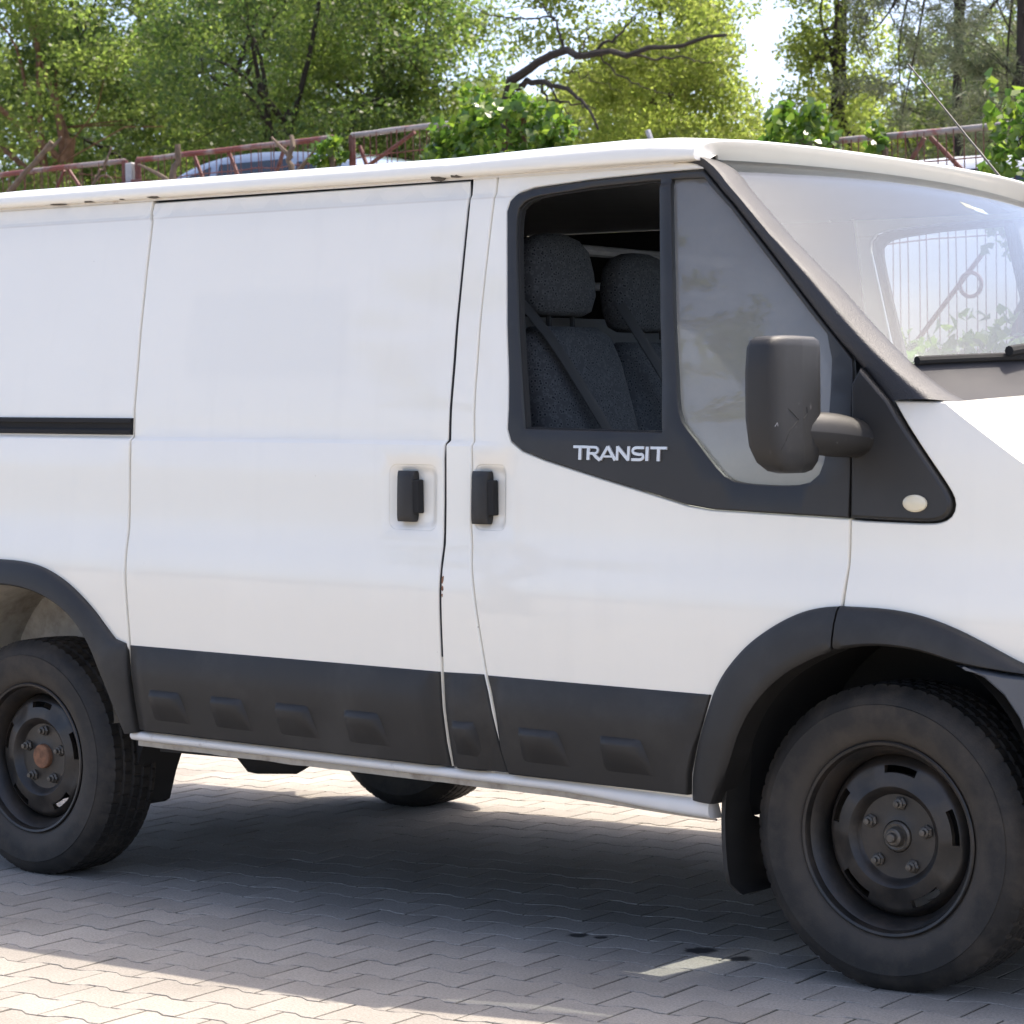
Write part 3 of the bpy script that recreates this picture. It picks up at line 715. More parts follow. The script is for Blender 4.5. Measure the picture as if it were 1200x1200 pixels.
# trees farther back
far = [(-60, 27, 6.9, 'leaf_b', 2.9, 'far dark tree seen past the left edge of the leftmost tree'), (150, 29, 7.2, 'leaf_b', 3.0, 'far dark tree in the gap left of the deep shade'), (330, 30, 7.2, 'leaf_b', 2.9, 'far dark tree filling the gap above the left fence run'),
       (500, 31, 5.5, 'leaf_a', 1.9, 'low far green tree under the small patch of sky'), (690, 30, 5.5, 'leaf_c', 1.9, 'far yellow green tree behind the spreading limbs'), (880, 30, 4.6, 'leaf_a', 1.5, 'low far green tree below the sky gap'),
       (1040, 31, 4.8, 'leaf_c', 1.7, 'far yellow green tree between the slender and the needled tree'), (1230, 30, 5.6, 'leaf_a', 2.4, 'far green tree beyond the right edge needled tree')]
for k, (px, Y, zc, lm, rz, lab) in enumerate(far):
    b = spot(px, Y); tree('far_tree', lab, b, zc+.6, rel(b, zc), (2.3, 2.0, rz), 140, 210, .55, lm, .095, .62, 40+k, .2, 'barkdark', group='far trees')

def ivy(name, label, c, r, n, seed, size=.068, hang=0., group='ivy clumps on the fence'):
    rng = np.random.default_rng(seed); t = thing(name, (c[0], c[1], c[2]-r[2]), label, 'ivy', group)
    d = rng.normal(size=(n, 3)); d /= np.linalg.norm(d, axis=1)[:, None]
    k = np.array([1+.35*noise.noise(Vector(p)*2.4+Vector((c[0]*3, 0, 0))) for p in d])
    C = np.array(c)+d*np.array(r)*(k*rng.uniform(.55, 1.05, n)**.5)[:, None]
    for s_ in range(6 if r[0] > .2 else 1):                                       # shoots that stick out
        p = np.array(c)+np.array((rng.uniform(-1, 1)*r[0]*.9, rng.uniform(-.5, .3)*r[1], rng.uniform(.5, .95)*r[2])); q = p+np.array((rng.normal()*.5, rng.normal()*.2, abs(rng.normal())*.4+.3))*min(.22, r[0]*.6)
        C = np.concatenate([C, p+(q-p)*rng.uniform(0, 1, (14, 1))+rng.normal(size=(14, 3))*.025])
    o = bpy.data.objects.new('leaves', leaf_mesh('leaves', C, size, .85, 'leaf_i', rng, along=np.array((0., -.55, -.35)), spread=.6, up=.2)); link(o, t); tag(o, kind='stuff')
    m = MB()
    m.tube([(c[0], c[1]+.05, c[2]-r[2]-.4), (c[0]+.05, c[1], c[2]-.3*r[2]), (c[0], c[1], c[2]+.5*r[2])], [.03, .025, .012], 6)
    m.build('stem', 'deadwood', t)
    # dense dark heart of old leaves and dry stems
    return t
ivy('ivy_clump', 'big ivy clump spilling over the fence above the van roof', (-7.60, 8.1, 3.12), (.46, .30, .33), 1900, 51)
ivy('ivy_clump', 'low ivy clump at the left foot of the big ivy clump', (-8.02, 8.08, 3.00), (.26, .22, .20), 420, 52)
ivy('ivy_clump', 'rounded ivy clump above the windscreen top', (-5.38, 8.1, 2.90), (.235, .22, .24), 700, 53)
ivy('ivy_clump', 'tall ivy clump cut by the right edge of the picture', (-3.72, 8.08, 2.62), (.42, .34, .52), 1700, 54)
ivy('ivy_clump', 'small ivy tuft at the right end of the left fence run', (-9.16, 8.08, 3.18), (.125, .11, .11), 130, 55)
ivy('ivy_clump', 'tiny ivy tuft on the rail right of the rounded ivy clump', (-4.86, 8.1, 2.90), (.07, .06, .10), 36, 56)
ivy('ivy_hedge', 'ivy covering the retaining wall, seen through the van windscreen', (-4.3, 7.92, 1.15), (2.4, .28, .72), 5200, 57, .095)

# ------------------------------------------------------------------ parked cars behind the fence
def car(name, label, loc, paint, prof, belt, W, wheels, win, facing=1):
    t = thing(name, loc, label, 'car')
    X0, Y0, Z0 = loc
    def P(x, y, z): return (X0+facing*x, Y0+y, Z0+z)
    h = W/2
    low = smooth_poly([(x, z) for x, z in belt], 40, 2)                 # lower body: belt line
    secs = []
    for x, z in low:
        taper = 1-.10*abs(x/ (max(p[0] for p in belt)))**4
        secs.append([P(x, -h*taper*k, zz) for k, zz in ((.90, .22), (1.0, .42), (1.0, .62), (.985, z-.06), (.94, z), (0, z+.02), (-.94, z), (-.985, z-.06), (-1.0, .62), (-1.0, .42), (-.90, .22))])
    m = MB(); m.grid(secs); n = len(secs[0]); m.F.append(tuple(range(n))); m.F.append(tuple(len(m.V)-n+i for i in range(n))[::-1])
    m.build('body', paint, t, sharp=35)
    rp = smooth_poly(prof, 40, 2); m = MB(); G = []
    for x, z in rp:
        zb_ = float(np.interp(x, [p[0] for p in belt], [p[1] for p in belt]))
        k = (z-zb_)/.5; yi = h*(.93-.17*min(1, max(0, k)))
        G.append([P(x, -h*.93, zb_-.01), P(x, -yi-.012, z-.075*min(1, k*2)), P(x, -yi+.04, z-.02), P(x, -yi*.55, z), P(x, 0, z+.012), P(x, yi*.55, z), P(x, yi-.04, z-.02), P(x, yi+.012, z-.075*min(1, k*2)), P(x, h*.93, zb_-.01)])
    m.grid(G).build('cabin', paint, t, sharp=35)
    for s_ in (-1, 1):
        for q in win:                                                    # side panes, each its own
            V = []
            for x, z in q:
                zb_ = float(np.interp(x, [p[0] for p in belt], [p[1] for p in belt]))
                zt_ = float(np.interp(x, [p[0] for p in rp], [p[1] for p in rp])); k = (zt_-zb_)/.5
                yi = h*(.93-.17*min(1, max(0, k))); f = (z-zb_)/max(.05, zt_-.075*min(1, k*2)-zb_)
                V.append((x, h*.93+(yi+.012-h*.93)*min(1, max(0, f)), z))
            m = MB(); nn = len(V)
            m.add([P(x, s_*(y+.006), z) for x, y, z in V]+[P(x, s_*(y-.012), z) for x, y, z in V], [tuple(range(nn))]+[(i, (i+1) % nn, nn+(i+1) % nn, nn+i) for i in range(nn)])
            m.build('side_window', 'carglass', t, smooth=False)
    for x in wheels:
        for s_ in (-1, 1):
            wm = MB().lathe([(.05, -.10), (.18, -.105), (.20, -.11), (.29, -.11), (.32, -.08), (.32, .08), (.29, .11), (.05, .11)], 28, c=P(x, s_*(h-.10), .32)); wm.build('wheel', 'rubber', t)
    return t
car('hatchback_car', 'blue grey hatchback parked behind the left fence, roof showing', (-11.55, 10.2, terr(-11.5, 10)+.22), 'carblue',
    [(-1.75, .93), (-1.45, 1.25), (-1.05, 1.42), (-.3, 1.50), (.35, 1.47), (.8, 1.30), (1.25, .98)], [(-2.0, .80), (-1.75, .92), (0, .96), (1.2, .93), (1.95, .78), (2.1, .60)], 1.7, (-1.3, 1.3),
    [[(-1.25, 1.0), (-.72, 1.0), (-.72, 1.36), (-1.0, 1.33)], [(-.64, 1.0), (.12, 1.0), (.12, 1.40), (-.64, 1.39)], [(.22, 1.0), (1.0, 1.0), (.75, 1.18), (.45, 1.33), (.22, 1.39)]], -1)
car('estate_car', 'white estate car parked behind the right fence section', (-6.15, 11.0, terr(-6, 11)+.10), 'carwhite',
    [(-1.9, .95), (-1.75, 1.30), (-1.5, 1.46), (-.6, 1.53), (.3, 1.50), (.8, 1.34), (1.3, 1.0)], [(-2.15, .82), (-1.9, .95), (0, .98), (1.25, .95), (2.0, .82), (2.2, .62)], 1.78, (-1.35, 1.35),
    [[(-1.6, 1.03), (-1.0, 1.03), (-1.0, 1.38), (-1.45, 1.33)], [(-.92, 1.03), (-.1, 1.03), (-.1, 1.42), (-.92, 1.40)], [(0, 1.03), (1.0, 1.03), (.75, 1.22), (.4, 1.37), (0, 1.42)]], -1)

# ------------------------------------------------------------------ the van
VAN = thing('panel_van', (-1.45, WIDE/2, 0), 'white panel van with black plastic cladding and steel wheels, parked on the pavers', 'van')
def part(*a, **k): return panel(*a, **k)
# outlines in metres, x along the van and zb above its floor line
ARCH_R = [(-2.425,.396),(-2.444,.443),(-2.475,.526),(-2.514,.609),(-2.548,.667),(-2.607,.723),(-2.679,.762),(-2.767,.788),(-2.859,.797),(-2.95,.797)]
ARCH_R = ARCH_R+[(-5.866-x, z) for x, z in ARCH_R[::-1][1:]]
FLARE_RO = [(-2.40,.40),(-2.398,.55),(-2.40,.652),(-2.449,.664),(-2.483,.696),(-2.541,.752),(-2.636,.816),(-2.737,.855),(-2.83,.868),(-2.933,.870)]
FLARE_RO = FLARE_RO+[(-5.866-x, z) for x, z in FLARE_RO[::-1][1:]]
FL_O = [(-.491,.395),(-.481,.458),(-.456,.53),(-.426,.605),(-.389,.689),(-.318,.765),(-.251,.812),(-.177,.851),(-.115,.870),(-.058,.876),(.058,.876),(.134,.867),(.216,.845),(.303,.808),(.38,.772),(.43,.757),(.48,.750)]
FL_I = [(-.419,.394),(-.385,.45),(-.353,.508),(-.327,.567),(-.287,.633),(-.229,.692),(-.164,.735),(-.064,.780),(.032,.795),(.116,.794),(.182,.783),(.238,.767),(.30,.760),(.40,.752),(.48,.748)]
def mid(A, Bq, n, t=.5):
    a = resample(A, n); b = resample(Bq, n); return [tuple(p*(1-t)+q*t) for p, q in zip(a, b)]
rear_cut = mid(FLARE_RO, ARCH_R, 40, .6); front_cut = mid(FL_O, FL_I, 40, .6)

# rear quarter panel
smp = lambda P, n=60: [tuple(v) for v in smooth_poly(P, n, 2)]
FLARE_RO = FLARE_RO[:3]+smp(FLARE_RO[3:-3], 50)+FLARE_RO[-3:]; ARCH_R = smp(ARCH_R, 60)
FL_O = smp(FL_O, 60); FL_I = smp(FL_I, 60)
rear_cut = mid(FLARE_RO, ARCH_R, 40, .6); front_cut = mid(FL_O, FL_I, 40, .6)
q = [(-3.93, .42), (-3.93, 1.906), (-2.413, 1.906), (-2.42, 1.865), (-2.406, 1.842), (-2.406, 1.70), (-2.404, 1.525), (-2.402, 1.237), (-2.403, 1.165), (-2.402, .926), (-2.401, .819), (-2.395, .652)] + [p for p in rear_cut if p[1] > .42 and p[0] < -2.40 and p[0] > -3.46]
rq = part('rear_quarter_panel', q, 'paint', VAN)
# sliding door with a recessed handle
HR1 = rrect(-1.424, 1.007, -1.266, 1.170, .022)
sd = [(-2.413,1.900),(-1.234,1.9025),(-1.233,1.861),(-1.2325,1.696),(-1.232,1.427),(-1.2335,1.237),(-1.238,1.226),(-1.2355,1.069),(-1.235,.974),(-1.2365,.91),(-1.237,.855),(-1.239,.655),(-1.239,.558),(-1.239,.47),(-1.237,.403),
      (-2.40,.405),(-2.396,.574),(-2.395,.651),(-2.401,.819),(-2.402,.926),(-2.403,1.165),(-2.402,1.237),(-2.404,1.525),(-2.406,1.70),(-2.406,1.842),(-2.42,1.865)]
slide = part('sliding_door', sd, 'paint', VAN, holes=[HR1], gap=.0042)
tag(slide, 'flat white sliding side door with a black handle')
# added black rubber bead, shading the gap ahead of and above the sliding door
MB().tube([on_side(x, z, -.0045) for x, z in [(-2.40, 1.904), (-2.0, 1.9045), (-1.6, 1.905), (-1.240, 1.906)]]+[on_side(x+.0012, z, -.0045) for x, z in densify(sd[2:12], .04)[:-1] if z > .66], .0042, 6).build('gap_shade_bead', 'cavity', VAN)
# pillar between the doors
DR = [(-1.15,1.911),(-1.154,1.787),(-1.158,1.599),(-1.158,1.371),(-1.149,1.17),(-1.150,1.014),(-1.14,.929),(-1.127,.86),(-1.112,.76),(-1.096,.658),(-1.084,.606),(-1.065,.491),(-1.045,.403)]
bp_ = [(-1.234, 1.908)]+sd[2:15]+DR[::-1]
part('door_pillar', bp_, 'paint', VAN, gap=.0016)
# front door
WIN_LOW = [(-.511,1.888),(-.634,1.886),(-.85,1.879),(-1.027,1.868),(-1.074,1.857),(-1.095,1.838),(-1.102,1.812),(-1.086,1.687),(-1.059,1.472),(-1.037,1.313),(-1.035,1.264),(-1.022,1.235),(-.985,1.212),(-.912,1.190),(-.737,1.148),(-.568,1.110),(-.487,1.091),(-.421,1.083),(-.232,1.078),(-.045,1.073)]
HR2 = rrect(-1.136, 1.014, -1.040, 1.174, .018)
fd_ = DR+[(-.779,.400)]+[p for p in front_cut if p[0] < -.056][0:]+[(-.056,.878),(-.052,.919),(-.047,.968),(-.046,1.01)]+WIN_LOW[::-1]+[(-.511,1.893),(-.534,1.905),(-.573,1.911),(-.829,1.912)]
door = part('front_door', fd_, 'paint', VAN, holes=[HR2], gap=.0018)
def recess(outline, parent, depth=.013):
    P = densify(outline, .02); c = (sum(p[0] for p in P)/len(P), sum(p[1] for p in P)/len(P)); V = []; F = []; n = len(P)
    for s_, d in ((1.03, -.0022), (1.0, -.0028), (.96, -.0045), (.90, -depth*.55), (.82, -depth*.92), (.72, -depth), (0.4, -depth)):
        V += [on_side(c[0]+(x-c[0])*s_, c[1]+(z-c[1])*s_, d) for x, z in P]
    for k in range(6):
        for i in range(n): F.append((k*n+i, k*n+(i+1) % n, (k+1)*n+(i+1) % n, (k+1)*n+i))
    F.append(tuple(6*n+i for i in range(n)))
    return obj('handle_recess', V, F, 'paint', parent, sharp=50)
def handle(x0, x1, z0, z1, parent):
    yy = side(x0, (z0+z1)/2); m = MB()
    G = []
    for z, k in ((z1, .55), (z1-.006, .85), (z1-.016, 1), ((z0+z1)/2, 1.06), (z0+.016, 1), (z0+.006, .85), (z0, .55)):
        G.append([B(x, side(x, z)-d*k, z) for x, d in ((x0, -.012), (x0, .008), (x0+.006, .014), (x0+.03, .018), (x1-.012, .017), (x1-.003, .012), (x1, .004), (x1, -.012))])
    m.grid(G); n = 8; m.F.append(tuple(range(n))[::-1]); m.F.append(tuple(len(m.V)-n+i for i in range(n)))
    o = m.build('door_handle', 'cladding', parent, sharp=45)
    MB().add(*rbox((x1-.004, yy-.010, z0+.022-RAKE*x1), (x1+.018, yy+.012, z1-.022-RAKE*x1), .003)).build('lock_bezel', 'cavity', parent)
    return o
recess(HR1, slide); handle(-1.391, -1.334, 1.026, 1.156, slide)
recess(HR2, door); handle(-1.143, -1.088, 1.027, 1.159, door)
# black trim that frames the windows and carries the lettering
TRIM = [(-.511,1.886)]+[(x, z) for x, z in WIN_LOW[1:-1]]+[(-.047,1.073),(-.044,1.177),(-.045,1.297),(-.05,1.374),(-.058,1.43),(-.10,1.474),(-.302,1.685),(-.413,1.797)]
REARWIN = [(-.636,1.868),(-.85,1.860),(-1.01,1.847),(-1.056,1.831),(-1.070,1.805),(-1.056,1.686),(-1.023,1.472),(-1.001,1.355),(-.982,1.266),(-.563,1.261),(-.575,1.36),(-.606,1.62)]
QUART = [(-.602,1.868),(-.507,1.866),(-.421,1.790),(-.310,1.676),(-.128,1.488),(-.112,1.432),(-.104,1.277),(-.112,1.191),(-.138,1.150),(-.206,1.141),(-.352,1.146),(-.388,1.163),(-.470,1.251),(-.511,1.285),(-.533,1.365),(-.582,1.722)]
QUART = QUART[:5]+[tuple(v) for v in smooth_poly(QUART[5:], 40, 2)]
REARWIN = [tuple(v) for v in smooth_poly(REARWIN[1:7], 24, 2)]+REARWIN[7:]+[REARWIN[0]]
trim = part('window_trim', TRIM, 'trim', door, holes=[REARWIN, QUART], off=.005, thick=.016, bev=.003, gap=.0008, res=.05, fn=soft_side)
part('quarter_window', offset_poly(QUART if area2(QUART) > 0 else QUART[::-1], -.008), 'qglass', door, off=-.010, thick=.004, bev=.0005, gap=0, res=.08)
# lowered door glass: only its top edge shows above the sill
part('door_window_edge', [(-.99,1.262),(-.57,1.257),(-.57,1.15),(-.99,1.15)], 'glass', door, off=-.014, thick=.004, bev=.0005, gap=0)
m = MB()                                                      # window channel and weather strip inside the opening
RW = REARWIN if area2(REARWIN) > 0 else REARWIN[::-1]
P0 = densify(RW, .03); P1 = densify(offset_poly(RW, .010), .03)
for a, b_ in zip(RW, RW[1:]+RW[:1]):
    pass
Q0 = RW; Q1 = offset_poly(RW, .004); n = len(Q0)
V = [on_side(x, z, -.004) for x, z in Q0]+[on_side(x, z, -.006) for x, z in Q1]+[on_side(x, z, -.022) for x, z in Q1]
m.add(V, [(k*n+i, k*n+(i+1) % n, (k+1)*n+(i+1) % n, (k+1)*n+i) for k in (0, 1) for i in range(n)])
m.build('window_seal', 'cavity', door)
# lettering on the trim: seven raised letters
def letter(strokes, x, z0, h, wd, parent, off):
    m = MB()
    for k, (pts, wds) in enumerate(strokes):
        P = [Vector((x+p[0]*wd+ (p[1])*h*.03, z0+p[1]*h)) for p in pts]; n = len(P); L = []; Rr = []
        for i in range(n):
            t_ = (P[min(i+1, n-1)]-P[max(i-1, 0)]).normalized(); nn = Vector((-t_.y, t_.x)); hw = wds*h*.5
            L.append(P[i]+nn*hw); Rr.append(P[i]-nn*hw)
        e = off+.0045+.0003*k
        V = [B(q.x, soft_side(q.x, q.y)-e, q.y) for q in L+Rr]+[B(q.x, soft_side(q.x, q.y)-.001, q.y) for q in L+Rr]
        F = [(i, i+1, n+i+1, n+i) for i in range(n-1)]
        o2 = 2*n
        F += [(i, i+1, o2+i+1, o2+i) for i in range(n-1)]+[(n+i, n+i+1, o2+n+i+1, o2+n+i) for i in range(n-1)]
        F += [(0, n, o2+n, o2), (n-1, 2*n-1, o2+2*n-1, o2+n-1)]
        m.add(V, F)
    return m.build('badge_letter', 'chrome', parent, smooth=False)
arcp = lambda cx, cz, rx, rz, a0, a1, n=9: [(cx+rx*math.cos(math.radians(a)), cz+rz*math.sin(math.radians(a))) for a in np.linspace(a0, a1, n)]
LT = {'T': [([(0, .92), (1, .92)], .19), ([(.5, .9), (.5, 0)], .26)],
      'R': [([(.12, 1), (.12, 0)], .26), ([(.1, .91), (.55, .91)]+arcp(.58, .69, .25, .22, 90, -90)+[(.2, .47)], .18), ([(.5, .47), (.72, .22), (1.02, .0)], .24)],
      'A': [([(.02, .02), (.47, .96)], .22), ([(.47, .98), (.98, .02)], .25), ([(.24, .27), (.8, .27)], .15)],
      'N': [([(.1, 0), (.1, 1)], .22), ([(.1, .95), (.9, .05)], .25), ([(.9, 0), (.9, 1)], .22)],
      'S': [([(.95, .92), (.5, .92)]+arcp(.42, .70, .30, .22, 90, 250)+[(.62, .44)]+arcp(.62, .29, .30, .21, 60, -90)+[(.05, .08)], .20)],
      'I': [([(.5, 1), (.5, 0)], .26)]}
lx = -.822
for ch, wd, adv in [('T', .042, .041), ('R', .041, .041), ('A', .047, .047), ('N', .042, .045), ('S', .040, .041), ('I', .013, .016), ('T', .048, .05)]:
    letter(LT[ch], lx, 1.1925, .034, wd, door, .005); lx += adv

# A-pillar trim wrapping to the windscreen
AP_I = [(-.545,1.9065),(-.520,1.897),(-.413,1.801),(-.302,1.689),(-.10,1.478),(-.028,1.412),(.049,1.333)]
AP_O = [(-.530,1.918),(-.500,1.905),(-.463,1.885),(-.402,1.824),(-.281,1.710),(-.154,1.604),(-.038,1.496),(.040,1.429),(.091,1.391),(.152,1.354),(.212,1.328)]
ai = resample(AP_I, 30); ao = resample(AP_O, 30); G = []
for a, b_ in zip(ai, ao):
    row = []
    ya = side(a[0], a[1]); yb = side(*a)+.075
    for s_, o_ in ((0, -.012), (0, .004), (.05, .009), (.2, .014), (.38, .0175), (.50, .019), (.58, .019), (.66, .018), (.8, .0135), (.92, .007), (1.0, .0), (1.0, -.02)):
        x = a[0]+(b_[0]-a[0])*s_; z = a[1]+(b_[1]-a[1])*s_; y = ya+(side(b_[0], b_[1]) if b_[0] < -.05 else side(-.05, b_[1])+.06*max(0, b_[0]+.4)**2)*0
        yy = ya+.075*(.10*s_ if s_ < .55 else .055+.945*((s_-.55)/.45)**1.25)
        row.append(B(x+o_*.35, yy-o_*.8, z+o_*.5))
    G.append(row)
MB().grid(G).build('pillar_trim', 'pillar', VAN, sharp=50)
def scr_edge(t):                                               # near edge of the windscreen, t=0 top, 1 base
    i = t*29*.80; k = int(min(28, i)); f = i-k; b_ = ao[k]*(1-f)+ao[k+1]*f; a = ai[k]*(1-f)+ai[k+1]*f
    return b_[0], side(a[0], a[1])+.075, b_[1]
def screen_pt(u, t, d=0.):
    x, y, z = scr_edge(t); s_ = 1-abs(2*u-1)**2.0
    return B(x+(.075+.06*t)*s_-d, y+(WIDE-2*y)*u, z+(.012+.014*t)*s_-d*.8)
G0 = [[screen_pt(u, t) for u in np.linspace(0, 1, 33)] for t in np.linspace(0, 1, 20)]
G1 = [[screen_pt(u, t, .005) for u in np.linspace(0, 1, 33)] for t in np.linspace(0, 1, 20)]
m = MB(); m.grid(G0); m.grid(G1); m.build('windscreen', 'screen', VAN)
# sticker behind the glass, mirror on its stalk
def on_screen(u, t, d): return Vector(screen_pt(u, t, d))
for nm, mt_, u0, u1, t0, t1 in (('windscreen_sticker', 'sticker_y', .565, .592, .140, .166), ('windscreen_sticker', 'sticker_w', .588, .625, .155, .182)):
    V = [on_screen(u, t, .008) for u, t in ((u0, t0), (u1, t0+.012), (u1+.004, t1+.012), (u0+.004, t1))]
    V += [v+Vector((-.002, 0, -.001)) for v in V]
    obj(nm, V, [(0, 1, 2, 3), (7, 6, 5, 4), (0, 4, 5, 1), (1, 5, 6, 2), (2, 6, 7, 3), (3, 7, 4, 0)], mt_, VAN, smooth=False)

# sail panel with the side repeater
SAIL = [(-.028,1.412),(.049,1.338),(.094,1.273),(.157,1.192),(.199,1.136),(.208,1.112),(.203,1.089),(.183,1.074),(.146,1.069),(-.043,1.073),(-.0425,1.177),(-.0435,1.297),(-.0485,1.374)]
SAIL = SAIL[:2]+[tuple(v) for v in smooth_poly(SAIL[1:10], 40, 2)][1:]+SAIL[10:]
sail_fn = lambda x, z: float(np.interp(z, _zz, _yy))+.013*sstep(1.221, 1.235, z)*0+.010*(z > 5)+.06*max(0, x+.4)**2
part('sail_panel', SAIL, 'trim', VAN, off=.010, thick=.03, bev=.007, gap=.0008, fn=sail_fn, res=.05)
V = []; F = []
for k, (r_, o_) in enumerate(((1.0, .008), (.98, .014), (.8, .018), (.4, .020))):
    V += [B(.121+.030*r_*math.cos(a), sail_fn(.121, 1.11)-o_, 1.11+.0195*r_*math.sin(a)) for a in np.linspace(0, 2*math.pi, 25)[:-1]]
for k in range(3): F += [(k*24+i, k*24+(i+1) % 24, (k+1)*24+(i+1) % 24, (k+1)*24+i) for i in range(24)]
F.append(tuple(72+i for i in range(24)))
tag(obj('side_repeater', V, F, 'lens', VAN), 'small oval cream side indicator on the black sail panel')

# door mirror: ribbed housing on a stub arm
def mirror():
    mo = bpy.data.objects.new('door_mirror', None)
    H = [(1.468, .86), (1.482, .98), (1.478, 1.0)]
    # housing lofted upward: rows of (z, x centre, half width x, y centre, half width y)
    rows = [(1.180, -.062, .020, -.215, .030), (1.186, -.066, .036, -.215, .050), (1.205, -.072, .050, -.213, .068), (1.24, -.078, .058, -.212, .079), (1.30, -.081, .060, -.212, .084), (1.40, -.080, .059, -.212, .085), (1.455, -.077, .057, -.212, .083), (1.470, -.075, .053, -.212, .078), (1.478, -.074, .044, -.212, .066), (1.481, -.073, .012, -.212, .02)]
    G = []
    for z, xc, hx, yc, hy in rows:
        ring = []
        for a in np.linspace(0, 2*math.pi, 33)[:-1]:
            c_, s_ = math.cos(a), math.sin(a); e = .36
            x_ = math.copysign(abs(c_)**e, c_)*hx*.78; y_ = math.copysign(abs(s_)**e, s_)*hy*1.24
            if c_ > 0: x_ *= 1-.25*abs(s_)
            ring.append((xc+x_, yc+y_, z))
        ring.append(ring[0]); G.append(ring)
    m = MB(); m.grid(G); o = m.build('door_mirror', 'mirrorshell', VAN, sharp=50)
    tag(o, 'scuffed black door mirror housing on a stub arm')
    m = MB(); P = smooth_poly([(-.072, -.19, 1.272), (-.056, -.11, 1.266), (-.038, -.03, 1.256), (-.030, .02, 1.25)], 10, 2)
    V = []
    for k, p in enumerate(P):
        f = k/9; rz = .040+.008*math.sin(f*3.1); rx = .034+.02*f
        V.append([(p[0]+rx*math.cos(a), p[1]+.012*math.sin(a), p[2]+rz*math.sin(a)) for a in np.linspace(0, 2*math.pi, 19)])
    m.grid(V); m.build('mirror_arm', 'mirrorshell', o)
    from mathutils.bvhtree import BVHTree
    bv = BVHTree.FromPolygons([v.co.copy() for v in o.data.vertices], [tuple(p.vertices) for p in o.data.polygons])
    for nm_, mt_, ra, pts in (('crack', 'cavity', .0011, [(921, 517), (926, 504), (936, 492), (930, 485), (922, 477)]), ('crack', 'cavity', .0013, [(942, 491), (946, 484), (945, 474)]), ('crack', 'cavity', .0008, [(915, 528), (921, 517)]),
                              ('scratch', 'galv', .0006, [(908, 500), (911, 495), (912, 501)])):
        hits = []
        for a_, c_ in zip(pts[:-1], pts[1:]):
            for k in range(4):
                px_ = a_[0]+(c_[0]-a_[0])*k/4; py_ = a_[1]+(c_[1]-a_[1])*k/4; d_ = (at(px_, py_, 0)-Vector(CAM)).normalized()
                h_ = bv.ray_cast(Vector(CAM), d_)
                if h_[0] is not None: hits.append(h_[0])
        if len(hits) > 2: MB().tube(hits, ra, 5).build(nm_, mt_, o)
    # reflecting face looks backwards
    obj('mirror_glass', [(-.1275, -.26, 1.25), (-.1275, -.165, 1.25), (-.1275, -.165, 1.43), (-.1275, -.26, 1.43), (-.112, -.26, 1.25), (-.112, -.165, 1.25), (-.112, -.165, 1.43), (-.112, -.26, 1.43)], [(0,1,2,3),(7,6,5,4),(0,4,5,1),(1,5,6,2),(2,6,7,3),(3,7,4,0)], 'wire', o, smooth=False)
    return o
mir = mirror()

# front wing, bonnet, cowl, bumper, lamp, grille
WING = [(-.046,1.071),(-.046,1.01),(-.047,.968),(-.050,.919),(-.054,.878)]+[p for p in front_cut if -.05 < p[0] < .40]+[(.46,.755),(.62,.748),(.80,.745),(.79,.90),(.75,1.02),(.69,1.10),(.60,1.188)]
TOPW = [(x, float(np.interp(x, [.05, .2, .372, .5, .6], [1.338, 1.336, 1.322, 1.275, 1.19]))) for x in (.56, .50, .44, .372, .30, .25, .2, .12, .052)]
WING += TOPW+[tuple(v) for v in smooth_poly([(.053,1.336),(.098,1.273),(.161,1.192),(.203,1.136),(.2125,1.112),(.207,1.087),(.186,1.071),(.146,1.066),(-.03,1.069)], 40, 2)][1:-1]
wing = part('front_wing', WING, 'paint', VAN, gap=.0012, res=.03, lines=[[(x, crest(x)) for x in np.linspace(.185, .62, 30)]])
def bon(x, u):
    zt_ = float(np.interp(x, [.05, .2, .372, .5, .6], [1.338, 1.336, 1.322, 1.275, 1.19])); y0 = side(x, zt_)+.003
    s_ = 1-abs(2*u-1)**2.2; fw = .08*s_*(x-.2)/.4
    return B(x+.14*s_*max(0, (.5-x)/.3)*.9+fw, y0+(WIDE-2*y0)*u, zt_+.035*s_)
MB().grid([[bon(x, u) for u in np.linspace(0, 1, 31)] for x in np.linspace(.2, .60, 14)]).build('bonnet', 'paint', VAN)
def cowl(u, k):
    a = Vector(screen_pt(u, 1.0)); b_ = Vector(bon(.2, u)); p = a.lerp(b_, k); p.z -= .030*math.sin(k*math.pi)+.004; return p
MB().grid([[cowl(u, k) for u in np.linspace(0, 1, 25)] for k in (0, .12, .35, .65, .9, 1)]).build('cowl_panel', 'cowl', VAN)
m = MB(); m.tube([Vector(screen_pt(u, 1.0))+Vector((.006, 0, .004)) for u in np.linspace(.005, .995, 25)], .010, 8); m.build('screen_seal', 'cavity', VAN)
# wiper
m = MB(); Pw = [Vector(screen_pt(u, t))+Vector((.018, 0, .022)) for u, t in ((.16, 1.01), (.24, .985), (.32, .965), (.45, .94), (.58, .92))]
m.tube(Pw, [.012, .011, .009, .008, .006], 8); wp = m.build('wiper', 'cavity', VAN)
MB().tube([p+Vector((-.012, 0, -.013)) for p in Pw[1:]], .006, 6).build('wiper_blade', 'rubber', wp)
